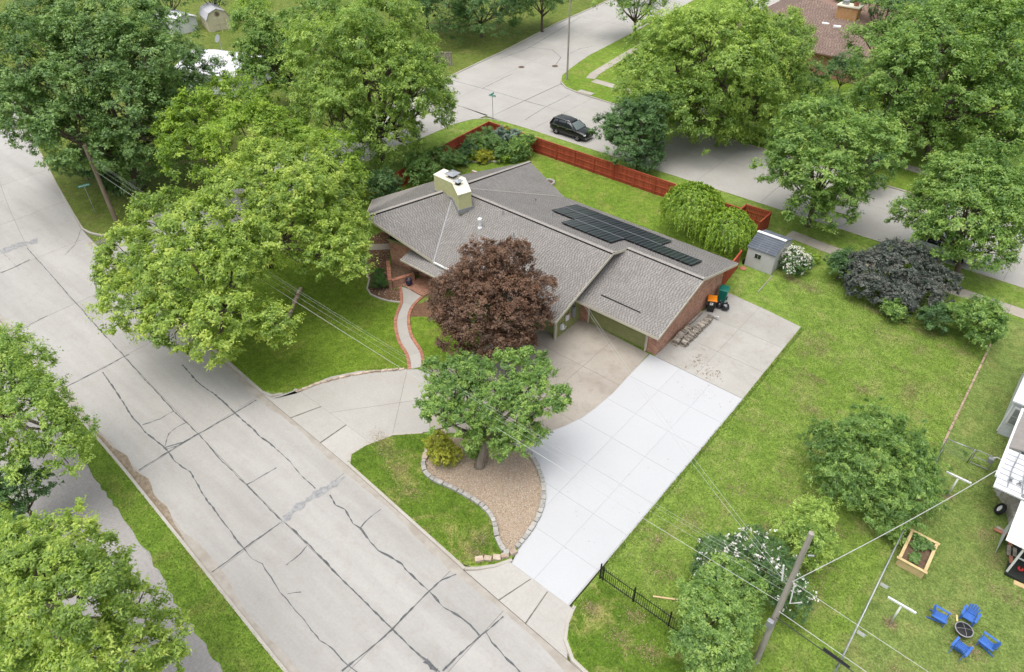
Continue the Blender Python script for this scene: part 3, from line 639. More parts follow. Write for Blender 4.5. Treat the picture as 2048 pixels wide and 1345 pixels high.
# gravel bed
gb = [(-21.6, 18.55), (-21.5, 17.6), (-20.95, 16.45), (-19.95, 16.02), (-18.3, 16.3), (-16.55, 16.45), (-15.4, 16.15), (-14.4, 15.4), (-13.45, 15.2), (-13.5, 17.0), (-14.02, 18.6), (-15.2, 20.0), (-17.2, 20.95), (-19.6, 19.9)]
def smooth_closed(p, n=5):
    out = []; m = len(p)
    for i in range(m):
        p0, p1, p2, p3 = [np.array(p[(i+k-1) % m]) for k in range(4)]
        for k in range(n):
            t = k/n; out.append(tuple(.5*((2*p1)+(-p0+p2)*t+(2*p0-5*p1+4*p2-p3)*t*t+(-p0+3*p1-3*p2+p3)*t**3)))
    return out
gbs = smooth_closed(gb)
bed = struct('gravel_bed', MB().sheet(gbs, ZL+.010), M['gravel'], 'tan pea gravel bed around the front tree')
def inside(poly, X, Y):
    r_ = np.zeros(len(X), bool); n = len(poly); j = n-1
    for i in range(n):
        xi, yi = poly[i]; xj_, yj_ = poly[j]
        c = ((yi > Y) != (yj_ > Y)) & (X < (xj_-xi)*(Y-yi)/(yj_-yi+1e-12)+xi); r_ ^= c; j = i
    return r_
def scatter(poly, n):
    a = np.array(poly); lo = a.min(0); hi = a.max(0); out = np.zeros((0, 2))
    while len(out) < n:
        p = rng.uniform(lo, hi, (n*2, 2)); out = np.vstack([out, p[inside(poly, p[:, 0], p[:, 1])]])
    return out[:n]
def pebbles(name, poly, n, mat, z, rmin, rmax, parent):
    p = scatter(poly, n); r_ = rng.uniform(rmin, rmax, n); o = np.array([(1, 0, 0), (-1, 0, 0), (0, 1, 0), (0, -1, 0), (0, 0, .7), (0, 0, -.6)])
    th = rng.uniform(0, 6.28, n); c, s_ = np.cos(th), np.sin(th); V = o[None]*r_[:, None, None]*rng.uniform(.7, 1.2, (n, 6, 1))
    X = V[..., 0]*c[:, None]-V[..., 1]*s_[:, None]; Y = V[..., 0]*s_[:, None]+V[..., 1]*c[:, None]
    V = np.stack([X+p[:, :1], Y+p[:, 1:], V[..., 2]+z+r_[:, None]*.3], -1)
    F = np.array([(0, 2, 4), (2, 1, 4), (1, 3, 4), (3, 0, 4), (2, 0, 5), (1, 2, 5), (3, 1, 5), (0, 3, 5)]); F = (F[None]+np.arange(n)[:, None, None]*6).reshape(-1, 3)
    o_ = link(name, npmesh(name, V.reshape(-1, 3), F, mat), parent); o_['kind'] = 'stuff'; return o_
pebbles('pebbles', gbs, 17000, M['pebble'], ZL+.01, .015, .034, bed)
# stone blocks edging the gravel bed
def edging(name, label, pts, size, mat, gap=.02, seed=0, z=ZL, closed=False, tilt=.06):
    o = thing(name, label, 'edging', (pts[0][0], pts[0][1], 0)); q = random.Random(seed); cum = 0; nxt = 0; base = wloc(o)
    proto = None; P2 = dens(pts, .05)
    for a, b in zip(P2[:-1], P2[1:]):
        d = math.dist(a, b)
        if cum >= nxt:
            rz = math.atan2(b[1]-a[1], b[0]-a[0])
            if proto is None:
                mb = MB().box((0, 0, size[2]/2), (size[0]-gap, size[1], size[2])); proto = mb.build('block', mat, o, world=False, bevel=min(size)*.09)
                c = proto
            else: c = proto.copy(); COL.objects.link(c); c.parent = o
            c.location = (a[0]-base.x, a[1]-base.y, z+q.uniform(-.012, .012)); c.rotation_euler = (q.uniform(-tilt, tilt)*.4, q.uniform(-tilt, tilt)*.4, rz+q.uniform(-tilt, tilt)); s_ = q.uniform(.9, 1.04); c.scale = (s_, q.uniform(.92, 1.08), q.uniform(.9, 1.1)); nxt += size[0]*s_ if size[0] > .15 else size[0]
        cum += d
    return o
edging('stone_edging', 'grey block edging curving between lawn and gravel bed', smooth_closed(gb)[9:41], (.31, .24, .17), M['stoneblock'], .025, 3)
edging('stone_edging', 'grey block edging between gravel bed and white driveway', smooth_closed(gb)[42:64], (.31, .24, .15), M['stoneblock'], .025, 4)
edging('stone_edging', 'brown field stones beside the yellow shrub', [(-21.6, 18.8), (-21.65, 18.1), (-21.45, 17.3), (-21.1, 16.6)], (.42, .30, .26), M['fieldstone'], .03, 5, tilt=.35)
edging('stone_edging', 'low field stones along the lawn edge of the curved drive', [G(*p) for p in [(600, 786), (640, 770), (690, 757), (740, 748), (812, 742)]], (.40, .16, .12), M['fieldstone'], .05, 6, tilt=.25)
edging('stone_edging', 'red field stones at the tip of the gravel bed', [(-13.3, 15.3), (-13.5, 14.9), (-13.9, 14.4), (-14.4, 13.9)], (.45, .28, .16), M['fieldstone'], .05, 8, tilt=.4)
edging('stone_edging', 'stacked stone row under the front trees', [G(*p) for p in [(578, 640), (590, 610), (603, 580)]], (.34, .26, .15), M['fieldstone'], .06, 9, tilt=.5)
# grass blades: stuff
def blades(name, poly, n, mat, h0, h1, z=ZL, w=.02):
    p = scatter(poly, n); h = rng.uniform(h0, h1, n); th = rng.uniform(0, 6.28, n); d = np.stack([np.cos(th), np.sin(th)], 1); lean = rng.normal(0, .5, (n, 2))*h[:, None]
    A = np.concatenate([p-d*w, np.full((n, 1), z)], 1); B = np.concatenate([p+d*w, np.full((n, 1), z)], 1); T = np.concatenate([p+lean, (z+h)[:, None]], 1)
    V = np.stack([A, B, T], 1).reshape(-1, 3); F = np.arange(3*n).reshape(-1, 3)
    me = npmesh(name, V, F, mat); at = me.attributes.new('tint', 'FLOAT', 'FACE'); at.data.foreach_set('value', rng.uniform(0, 1, n).astype(np.float32))
    return prop(link(name, me), None, 'grass', None, 'stuff')

# ------------------------------------------------------------------ the brick house
def shingles(name, polys, mat, parent, expo=.135, tab=.21, lift=.012):
    V = []; F = []; TI = []
    q = random.Random(3)
    for poly in polys:
        P3 = [Vector(p) for p in poly]; n = (P3[1]-P3[0]).cross(P3[2]-P3[0])
        if n.z < 0: n = -n
        n.normalize(); s_ = (Vector((0, 0, 1)) - n*n.z).normalized(); e = s_.cross(n)
        uv = [(p.dot(e), p.dot(s_)) for p in P3]; c = n.dot(P3[0])
        v0 = min(a[1] for a in uv); v1 = max(a[1] for a in uv); row = 0; v = v0
        while v < v1:
            vb, vt = v, min(v+expo*1.08, v1); vm = min(v+expo*.5, v1-1e-4); xs = []
            for i in range(len(uv)):
                (ua, va), (ub, vb_) = uv[i-1], uv[i]
                if (va > vm) != (vb_ > vm): xs.append(ua+(ub-ua)*(vm-va)/(vb_-va))
            xs.sort()
            for a, b in zip(xs[::2], xs[1::2]):
                u = a - (row % 2)*tab*.5 - q.uniform(0, tab*.22); dk = False
                while u < b:
                    w = tab*(.36 if dk else .64)*q.uniform(.8, 1.2); ua, ub = max(a, u), min(b, u+w-.008)
                    if ub-ua > .03:
                        h = lift*q.uniform(.6, 1.3); k = len(V)
                        for (uu, vv, hh) in ((ua, vb, h), (ub, vb, h), (ub, vt, .003), (ua, vt, .003), (ua, vb, 0), (ub, vb, 0)):
                            V.append(tuple(e*uu + s_*vv + n*(c+hh)))
                        F += [(k, k+1, k+2, k+3), (k+4, k+5, k+1, k)]; tv = q.uniform(0, .34) if dk else q.uniform(.38, 1); TI += [tv, tv]
                    u += w; dk = not dk
            v += expo; row += 1
    off = wloc(parent); me = npmesh(name, np.array(V)-np.array(off), np.array(F), mat); at_ = me.attributes.new('tint', 'FLOAT', 'FACE'); at_.data.foreach_set('value', np.array(TI, np.float32))
    o = link(name, me, parent); o['kind'] = 'stuff'; return o

ZE, ZRg = 2.6, 4.8
RL, A0, VB = (-38.33, 27.89, ZRg), (-36.25, 35.45, ZRg), (-32.5, 29.05, ZE)
FR, RR = (-21.25, 29.05, ZE), (-21.2, 35.45, ZRg)
GL, GRr = (-21.2, 37.35, 4.243), (-15.2, 37.35, 4.243)
BR, BC, TT = (-15.2, 42.95, ZE), (-31.0, 42.95, ZE), (-37.46, 46.32, ZE)
W0, W1 = (-43.18, 32.45, ZE), (-41.3, 38.95, ZE)
planes = {'front': [VB, FR, RR, A0], 'back': [A0, RR, GL, GRr, BR, BC], 'garage': [(-22.3, 31.9, ZE), (-15.2, 31.9, ZE), GRr, (-22.3, 37.35, 4.243)],
          'left': [RL, VB, A0], 'west': [RL, A0, W1, W0], 'backwest': [A0, TT, W1], 'backeast': [A0, BC, TT]}
house = thing('brick_house', 'low brick house with grey shingle roof, olive garage door and solar panels', 'house', (-28, 35, 0))
roof_mb = MB()
for k, p in planes.items(): roof_mb.slab(p, .14)
roof = roof_mb.build('roof', M['deck'], house)
shingles('shingles', list(planes.values()), M['shingle'], roof)
porch_roof_p = [(-35.0, 28.0, 2.30), (-27.5, 28.05, 2.30), (-27.5, 29.6, 2.425), (-35.3, 29.6, 2.425)]
proof = MB().slab(porch_roof_p, .10).build('porch_roof', M['deck'], house)
shingles('shingles', [porch_roof_p], M['shingle'], proof)
# ridge caps with the vent edge's shadow line as a black strip, fascias, flashings
def cap(a, b, name='ridge_cap'):
    a, b = Vector(a), Vector(b); mb = MB(); n = max(2, int((b-a).length/.24)); t = (b-a)/n; sd_ = t.cross(Vector((0, 0, 1))).normalized()*.15
    for k in range(n):
        p, q_ = a+t*k, a+t*(k+1.04); z0 = Vector((0, 0, .075)); z1 = Vector((0, 0, .058)); dr = Vector((0, 0, .045))
        i = len(mb.v); mb.v += [tuple(x) for x in (p+z1+sd_-dr, p+z1, p+z1-sd_-dr, q_+z0+sd_-dr, q_+z0, q_+z0-sd_-dr)]
        mb.f += [(i, i+1, i+4, i+3), (i+1, i+2, i+5, i+4)]
    mb.build(name, M['ridge'], roof); nn = sd_.normalized(); nn = nn if nn.dot(Vector((0, -1, 0))+Vector((.6, 0, 0))) > 0 else -nn; oo = nn*.17+Vector((0, 0, -.02)); MB().beam(a+oo, b+oo, .07, .085).build('ridge_vent_shadow', M['black'], roof)  # black strip on the camera side stands for the vent edge's shadow line
cap(RL, (-36.6, 34.3, ZRg)); cap((-34.6, 35.45, ZRg), RR); cap(GL, GRr); cap((-36.4, 37.0, 4.55), TT)
vl = lambda a, b, w, n, m='grey': MB().beam(Vector(a)+Vector((0, 0, .03)), Vector(b)+Vector((0, 0, .03)), w, .012).build(n, M[m], roof)
vl(A0, VB, .10, 'valley_flashing', 'grey'); vl(A0, BC, .14, 'valley_flashing', 'deck')
def fascia(a, b, h=.2, w=.035, m='fascia', name='fascia', dz=-.10): MB().beam(Vector(a)+Vector((0, 0, dz)), Vector(b)+Vector((0, 0, dz)), w, h).build(name, M[m], roof)
for a, b in ((RR, FR), (RR, GL), (GRr, (-15.2, 31.9, ZE)), (GRr, BR), ((-22.3, 31.9, ZE), (-15.2, 31.9, ZE)), (VB, FR), (RL, VB), (RL, W0), (W0, W1), (W1, TT), (TT, BC), (BC, BR)): fascia(a, b)
fascia((-35.0, 27.98, 2.30), (-27.5, 28.03, 2.30), .14, .035, 'fascia', 'fascia', -.06)
MB().beam((-32.4, 28.98, 2.60), (-27.6, 28.98, 2.60), .12, .10).build('gutter', M['whitemetal'], roof)
MB().beam((-20.4, 33.0, 2.965), (-17.3, 33.0, 2.965), .07, .04).build('ice_guard', M['black'], roof)
# vents on the slopes
def front_z(y): return ZE + (y-29.05)*.34375
def back_z(y): return ZRg - (y-35.45)*.29333
def pipe(x, y, z, h, r_, m, n='vent_pipe'):
    MB().lathe([(r_*1.9, -.05), (r_*1.6, .05), (r_, .08), (r_, h)], 12, (x, y, z)).build(n, M[m], roof, smooth=False)
for x, y, h, r_, m in ((-30.7, 34.86, .35, .04, 'grey'), (-28.5, 33.45, .45, .05, 'grey'), (-30.6, 31.3, .35, .05, 'grey')): pipe(x, y, front_z(y), h, r_, m)
for x, y in ((-31.05, 39.2), (-28.0, 37.45)): pipe(x, y, back_z(y), .4, .045, 'grey')
MB().lathe([(.2, -.1), (.17, .04), (.09, .08), (.09, .62), (.17, .64), (.17, .76), (.05, .84)], 14, (-31.5, 33.1, front_z(33.1))).build('flue_vent', M['whitemetal'], roof)
# chimney: bent plan, painted brick
chp = [(-37.55, 34.45), (-35.45, 34.35), (-33.75, 33.25), (-33.4, 34.3), (-35.2, 35.55), (-37.6, 35.65)]
chim = MB().prism(chp, 4.2, 5.82).build('chimney', M['olivebrick'], house)
MB().prism([(p[0]+(p[0]+35.5)*.02, p[1]+(p[1]-34.6)*.05) for p in chp], 5.82, 5.91).build('chimney_crown', M['capcream'], chim, bevel=.02)
for (x, y, s_, h) in ((-36.1, 35.1, .42, .28), (-34.9, 34.45, .27, .28)):
    cpx = MB().box((x, y, 5.91+h/2), (s_*1.15, s_*1.15, h), .2).build('flue', M['black'], chim)
    MB().add([(x+a*s_*1.1, y+b*s_*1.1, 5.94+h) for a, b in ((-1, -1), (1, -1), (1, 1), (-1, 1))]+[(x, y, 6.08+h)]+[(x+a*s_*1.1, y+b*s_*1.1, 5.90+h) for a, b in ((-1, -1), (1, -1), (1, 1), (-1, 1))], [(0, 1, 4), (1, 2, 4), (2, 3, 4), (3, 0, 4), (0, 5, 6, 1), (1, 6, 7, 2), (2, 7, 8, 3), (3, 8, 5, 0), (5, 8, 7, 6)]).build('chimney_cap', M['galv'], chim)
MB().prism([(-37.62, 34.38), (-35.43, 34.27), (-33.73, 33.16), (-33.32, 34.35), (-35.2, 35.65), (-37.66, 35.72)], 4.3, 4.62).build('step_flashing', M['grey'], chim)
# walls
def vwall(a, b, zb, za_top, zb_top, t, mat, name='wall', parent=house):
    a, b = Vector(a), Vector(b); d = (b-a).normalized(); n = Vector((-d.y, d.x))*t
    v = [(a.x, a.y, zb), (b.x, b.y, zb), (b.x, b.y, zb_top), (a.x, a.y, za_top)]; w = [(p[0]+n.x, p[1]+n.y, p[2]) for p in v]
    return MB().add(v+w, [(0, 1, 2, 3), (7, 6, 5, 4), (0, 4, 5, 1), (1, 5, 6, 2), (2, 6, 7, 3), (3, 7, 4, 0)]).build(name, M[mat], parent)
z0 = ZL-.02
# garage front: brick jambs, frame, sectional door
vwall((-21.95, 32.98), (-21.32, 32.98), z0, 2.62, 2.62, .2, 'brick_x'); vwall((-16.52, 32.98), (-15.755, 32.98), z0, 2.62, 2.62, .2, 'brick_x')
vwall((-21.32, 33.0), (-16.52, 33.0), 2.36, 2.62, 2.62, .2, 'fascia', 'door_header')
for x in (-21.25, -16.58): MB().box((x, 32.99, 1.24), (.13, .06, 2.3)).build('door_jamb', M['fascia'], house)
gd = MB().box((-18.915, 33.12, 1.25), (4.56, .05, 2.26)).build('garage_door', M['olive'], house)
for r_ in range(4):
    for c_ in range(4): MB().box((-18.915-2.28+1.14*(c_+.5), 33.088, .13+.56*(r_+.5)), (1.11, .022, .545)).build('panel', M['olive'], gd, bevel=.008)
# garage side gable wall
sw = MB(); x0, x1 = -15.75, -15.95; prof = [(33.0, z0), (42.0, z0), (42.0, 2.72), (37.35, 4.08), (33.0, 2.78)]
sw.add([(x0, y, z) for y, z in prof]+[(x1, y, z) for y, z in prof], [(0, 1, 2, 3, 4), (9, 8, 7, 6, 5)]+[((i+1) % 5, i, i+5, (i+1) % 5+5) for i in range(5)]); sw.build('wall', M['brick_y'], house)
vwall((-15.96, 42.0), (-40.5, 42.0), z0, 2.5, 2.5, .2, 'brick_x')
# main wing east wall, board and batten
ew = MB(); prof = [(30.0, z0), (37.3, z0), (37.3, 4.0), (35.45, 4.62), (30.0, 2.75)]
ew.add([(-21.95, y, z) for y, z in prof]+[(-22.1, y, z) for y, z in prof], [(0, 1, 2, 3, 4), (9, 8, 7, 6, 5)]+[((i+1) % 5, i, i+5, (i+1) % 5+5) for i in range(5)])
eastw = ew.build('wall', M['olive'], house)
for k in range(9): y = 30.12+.33*k; MB().box((-21.935, y, 1.45), (.03, .045, 2.5)).build('batten', M['olive'], eastw)
MB().box((-21.93, 30.02, 1.35), (.12, .12, 2.5)).build('corner_post', M['fascia'], house)
vwall((-32.5, 30.4), (-22.0, 30.4), z0, 2.7, 2.7, .2, 'olive')
for x in (-30.0, -26.2):
    wdw = MB().box((x, 30.38, 1.5), (1.5, .08, 1.2)).build('window', M['fascia'], house); MB().box((x, 30.335, 1.5), (1.36, .02, 1.06)).build('pane', M['glass'], wdw)
# utilities on the east wall
for n_, y, z, s_, m in (('meter_box', 31.95, 1.45, (.16, .32, .85), 'grey'), ('fuse_box', 31.2, 1.35, (.12, .30, .42), 'whitep'), ('cable_box', 31.45, 1.35, (.1, .18, .5), 'pink'), ('gas_meter', 30.6, .95, (.2, .3, .38), 'siding')):
    MB().box((-21.9+s_[0]/2, y, z), s_).build(n_, M[m], house, bevel=.015)
MB().tube([(-21.88, 32.05, 1.9), (-21.88, 32.05, 2.9)], .035, 8).build('conduit', M['grey'], house)
MB().tube([(-21.86, 31.2, .65), (-21.86, 30.95, .5), (-21.86, 30.7, .6)], .03, 8).build('gas_pipe', M['whitep'], house)
MB().tube([(-16.48, 32.93, 2.5), (-16.48, 32.9, .45), (-16.5, 32.75, .2)], .045, 8).build('downspout', M['fascia'], house)
# pointed left wing: brick walls, beam and clerestory
def left_z(x, y):
    n = (Vector(VB)-Vector(RL)).cross(Vector(A0)-Vector(RL)); return RL[2]-(n.x*(x-RL[0])+n.y*(y-RL[1]))/n.z
K0, K1, K2 = (-37.25, 28.95), (-32.4, 29.95), (-42.0, 32.95)
vwall(K0, K1, z0, 2.62, 2.2, .22, 'brick_x'); vwall(K1, (-32.4, 30.5), z0, 2.4, 2.4, .2, 'brick_y')
MB().beam((K0[0]-.05, K0[1]-.06, 2.72), (K0[0]+(K1[0]-K0[0])*.86, K0[1]+(K1[1]-K0[1])*.86-.06, 2.72), .12, .18).build('beam', M['olive'], house)
gz = lambda t: left_z(K0[0]+(K1[0]-K0[0])*t, K0[1]+(K1[1]-K0[1])*t)-.16
for a, b in ((0.02, .30), (.33, .6)):
    pa = [K0[0]+(K1[0]-K0[0])*a, K0[1]+(K1[1]-K0[1])*a+.05]; pb = [K0[0]+(K1[0]-K0[0])*b, K0[1]+(K1[1]-K0[1])*b+.05]
    if gz(b) > 2.85:
        wdw = vwall(pa, pb, 2.80, gz(a), gz(b), .03, 'glass', 'clerestory_window')
        MB().beam((pb[0], pb[1]-.03, 2.8), (pb[0], pb[1]-.03, gz(b)), .08, .08).build('mullion', M['olive'], wdw)
vwall(K2, K0, z0, 2.6, 2.75, .22, 'brick_x'); vwall((-40.6, 38.6), K2, z0, 2.5, 2.5, .22, 'brick_y'); vwall((-37.2, 45.4), (-40.6, 38.6), z0, 2.5, 2.5, .22, 'brick_y'); vwall((-32, 42.5), (-37.2, 45.4), z0, 2.5, 2.5, .22, 'brick_x')
# porch: brick floor, low planter walls
fl = [G(*p) for p in [(803, 574), (846, 598), (905, 575)]] + [(-28.8, 30.35), (-32.4, 30.35), (-34.4, 29.4)]
pf = MB().prism(fl, z0, .27).build('porch_floor', M['brick_flat'], house)
def lowwall(a, b, h=.85, w=.24):
    o = MB().beam((*a, h/2), (*b, h/2), w, h).build('planter_wall', M['brick_y' if abs(a[0]-b[0]) < abs(a[1]-b[1]) else 'brick_x'], house)
    d = math.dist(a, b); n = max(2, int(d/.115)); rz = math.atan2(b[1]-a[1], b[0]-a[0]); pr = None
    for k in range(n):
        t = (k+.5)/n; c = MB().box((0, 0, 0), (d/n-.012, w+.06, .07)).build('brick', M['pathbrick'], o, world=False) if pr is None else pr.copy()
        if pr is None: pr = c
        else: COL.objects.link(c)
        c.location = (a[0]+(b[0]-a[0])*t-wloc(house).x, a[1]+(b[1]-a[1])*t-wloc(house).y, h+.035-wloc(house).z); c.rotation_euler = (0, 0, rz)
lowwall((-37.3, 28.6), (-35.25, 26.95)); lowwall((-35.15, 27.08), (-34.55, 28.75), .8)
struct('planter_soil', MB().sheet([(-37.2, 28.75), (-35.25, 27.1), (-34.6, 28.8), (-34.5, 29.3)], .62), M['soil'], 'bare soil in the triangular brick planter')
MB().box((-31.5, 29.9, 1.3), (.14, .14, 2.0)).build('porch_post', M['olive'], house)
dr_ = MB().box((-31.0, 30.36, 1.3), (.95, .06, 2.05)).build('front_door', M['oldwood'], house); MB().lathe([(.0, -.03), (.03, -.02), (.03, .02), (0, .03)], 8, (-30.65, 30.3, 1.25)).build('door_handle', M['chrome'], dr_)

# mulch beds beside the porch, flower pot, path
bedp = [(-42.1, 30.35), (-38.17, 27.1), (-37.41, 26.78), (-36.55, 25.8), (-35.79, 25.5), (-34.99, 25.57), (-34.16, 25.78), (-33.4, 26.2), (-34.5, 27.5), (-35.3, 26.8), (-37.3, 28.6), (-42.0, 32.9)]
struct('mulch_bed', MB().sheet(bedp, ZL+.012), M['mulch'], 'brown mulch bed beside the front wall')
sidewalk([(-41.2, 29.5), (-39.6, 31.0)], .9, 'short slab path beside the front wall', 'garden_path', 1.2, 'walk', ZL+.018)
pebbles('leaf_litter', bedp, 700, M['pebble'], ZL+.012, .02, .05, bpy.data.objects['mulch_bed'])
kerb([(-42.15, 30.3), (-38.2, 27.05), (-37.45, 26.7), (-36.6, 25.75), (-35.82, 25.42), (-34.99, 25.48), (-34.16, 25.7), (-33.35, 26.15)], 'thin curved concrete border of the mulch bed', .2, .13, .05)
struct('mulch_bed', MB().sheet([(-32.4, 26.5), (-31.6, 25.35), (-30.9, 26.0), (-29, 27), (-29, 28.6), (-31.5, 28.6)], ZL+.010), M['mulch'], 'small mulch bed right of the path under the brown tree')
pL = [(-34.85, 27.55), (-33.34, 26.25), (-32.06, 24.5), (-30.23, 23.1), (-28.55, 22.35), (-27.45, 21.5)]; pR = [(-32.65, 28.05), (-32.3, 26.45), (-31.5, 25.25), (-29.91, 24.0), (-28.08, 23.2), (-26.95, 22.25)]
def spl(p, n=8):
    out = []; m = len(p)
    for i in range(m-1):
        p0, p1, p2, p3 = [np.array(p[min(max(i+k-1, 0), m-1)]) for k in range(4)]
        for k in range(n): t = k/n; out.append(tuple(.5*((2*p1)+(-p0+p2)*t+(2*p0-5*p1+4*p2-p3)*t*t+(-p0+3*p1-3*p2+p3)*t**3)))
    return out+[p[-1]]
sl, sr = spl(pL), spl(pR)
gpath = struct('garden_path', MB().sheet(sl+sr[::-1], ZL+.014), M['joint'], 'curving pale concrete path with red brick edges')
PP = [[sl[i], sr[i], sr[i+8], sl[i+8]] for i in range(0, 40, 8)]
for i in range(0, 40, 8): slab_ng(gpath, sl[i:i+9]+sr[i:i+9][::-1], ZL, ZL+.03, M['drivel'], .005)
bp = None
for side_ in (sl, sr):
    d2 = dens(side_, .02); acc = 0; nx = 0
    for a, b in zip(d2[:-1], d2[1:]):
        if acc >= nx:
            nx += .112
            if bp is None: bp = MB().box((0, 0, .045), (.10, .22, .09)).build('brick', M['pathbrick'], gpath, world=False, bevel=.008); c = bp
            else: c = bp.copy(); COL.objects.link(c); c.parent = gpath
            c.location = (a[0], a[1], ZL+.0+random.uniform(-.008, .008)); c.rotation_euler = (0, 0, math.atan2(b[1]-a[1], b[0]-a[0])+random.uniform(-.04, .04))
        acc += math.dist(a, b)
pt = thing('flower_pot', 'glazed dark blue pot on the corner of the brick porch', 'plant pot', (-34.35, 28.0, .27))
MB().lathe([(.13, 0), (.22, .12), (.25, .30), (.21, .42), (.24, .46), (.24, .49), (.19, .49), (.18, .38), (0, .38)], 20, (-34.35, 28.0, .27)).build('pot', M['blueglaze'], pt, smooth=True)
MB().lathe([(.18, .40), (0, .41)], 14, (-34.35, 28.0, .27)).build('soil', M['soil'], pt)

# ------------------------------------------------------------------ solar panels
m, nt, N, L, bs = new_mat('solar_cells'); g = N.new('ShaderNodeNewGeometry'); sp_ = N.new('ShaderNodeSeparateXYZ'); L.new(g.outputs['Position'], sp_.inputs[0])
def band(sock, per, w):
    a = N.new('ShaderNodeMath'); a.operation = 'PINGPONG'; a.inputs[1].default_value = per/2; L.new(sock, a.inputs[0]); b = N.new('ShaderNodeMath'); b.operation = 'LESS_THAN'; b.inputs[1].default_value = w; L.new(a.outputs[0], b.inputs[0]); return b.outputs[0]
ax = band(sp_.outputs[0], .3683, .055); cc_ = mixc(nt, ax, (.014, .018, .024), (.055, .066, .078)); ay = band(sp_.outputs[1], .165, .004); cc_ = mixc(nt, ay, cc_, (.04, .05, .06))
L.new(cc_, bs.inputs['Base Color']); bs.inputs['Roughness'].default_value = .30; bs.inputs['Specular IOR Level'].default_value = .35; M['solar'] = m
arr = thing('solar_array', 'three staggered rows of dark solar panels on the rear roof slope', 'solar panels', (-23, 39.5, 3.6))
ang = math.atan(-.29333); pr = None
for yy, xa, xb in ((40.235, -28.95, -20.1), (38.485, -26.7, -22.25)): MB().beam((xa, yy, back_z(yy)+.15), (xb, yy, back_z(yy)+.15), .03, .02).build('row_rail', M['galv'], arr)
for y, xa, n_ in ((41.12, -28.98, 8), (39.35, -28.92, 11), (37.62, -26.7, 4)):
    for k in range(n_):
        x = xa+1.105*(k+.5); loc = (x+23, y-39.5, back_z(y)+.12-3.6)
        if pr is None:
            pr = MB().box((0, 0, 0), (1.075, 1.72, .03)).build('panel', M['solar'], arr, world=False)
            fr = MB()
            for sx in (-1, 1): fr.box((sx*.538, 0, .004), (.022, 1.74, .04))
            for sy in (-1, 1): fr.box((0, sy*.861, .004), (1.098, .022, .04))
            fr.build('frame', M['black'], pr, world=False)
            for sx in (-.35, .35): MB().box((sx, 0, -.06), (.04, 1.76, .05)).build('rail', M['galv'], pr, world=False)
            c = pr; c.location = loc
        else: c = inst(pr, loc, None, arr)
        c.rotation_euler = (ang, 0, 0)

# ------------------------------------------------------------------ fences
def board_fence(pts, label, h=1.62, side=1, bw=.14, mat='redwood', cat='fence', name='board_fence'):
    o = thing(name, label, cat, (*pts[0], ZL)); base = Vector((*pts[0], ZL)); pk = None; q = random.Random(int(abs(pts[0][0]*10)))
    for a, b in zip(pts[:-1], pts[1:]):
        a, b = Vector(a), Vector(b); d = (b-a).length; t = (b-a)/d; nn = Vector((-t.y, t.x))*side; rz = math.atan2(t.y, t.x); n = int(d/bw)
        for k in range(n):
            p = a+t*(k+.5)*d/n
            if pk is None: pk = MB().box((0, 0, h/2), (bw-.012, .022, h)).build('picket', M[mat], o, world=False); c = pk
            else: c = pk.copy(); COL.objects.link(c); c.parent = o
            c.location = (p.x-base.x, p.y-base.y, q.uniform(-.012, .012)); c.rotation_euler = (q.uniform(-.008, .008), 0, rz)
        for z in (.32, .92, h-.14):
            pa, pb = a+nn*.035, b+nn*.035; MB().beam((pa.x, pa.y, ZL+z), (pb.x, pb.y, ZL+z), .04, .09).build('rail', M[mat], o)
        MB().beam((*(a+nn*.0), ZL+h+.015), (*(b+nn*.0), ZL+h+.015), .11, .03).build('top_rail', M[mat], o)
        m_ = max(1, round(d/2.3))
        for k in range(m_+1):
            p = a+t*d*k/m_+nn*.06; MB().box((p.x, p.y, ZL+(h+.06)/2), (.1, .1, h+.06), rz).build('post', M[mat], o)
    return o
board_fence([(-47.9, 52.4), (-25.4, 52.35)], 'long red stained board fence along the back street', 1.62, -1)
board_fence([(-47.9, 52.3), (-47.7, 47.5), (-46.6, 37.5)], 'red board fence along the side street behind the garden', 1.62, 1)
board_fence([(-25.3, 52.35), (-19.4, 52.4)], 'short lower red fence run beside the weeping tree', 1.4, -1)
board_fence([(-19.3, 50.9), (-19.3, 53.2), (-17.1, 53.3), (-17.1, 51.2)], 'red board enclosure behind the grey shed', 1.45, -1, name='fence_enclosure', cat='enclosure')
board_fence([(-15.9, 42.15), (-16.3, 46.2)], 'short red fence between the garage corner and the shed', 1.5, 1)
board_fence([(-72, 62), (-66.5, 66)], 'dark weathered board fence far behind the big tree', 1.7, 1, mat='oldwood')

# iron picket fence at the street corner
ifn = thing('iron_fence', 'black iron picket fence running into the bushes', 'fence', (-9.15, 16.95, ZL)); pk = None
for z in (.18, .92): MB().beam((-9.1, 16.95, ZL+z), (-3.4, 16.9, ZL+z), .03, .03).build('rail', M['black'], ifn)
for k in range(52):
    if pk is None: pk = MB().tube([(0, 0, .05), (0, 0, 1.05), (0, 0, 1.13)], [.011, .011, .002], 6).build('picket', M['black'], ifn, world=False); c = pk
    else: c = pk.copy(); COL.objects.link(c); c.parent = ifn
    c.location = (.08+k*.11, -.001*k, 0)
for x in (-9.15, -7.25, -5.35, -3.45): MB().box((x, 16.95, ZL+.62), (.06, .06, 1.25)).build('post', M['black'], ifn)
MB().box((-9.0, 16.95, ZL+.6), (.05, .05, 1.1)).build('gate_post', M['black'], ifn)

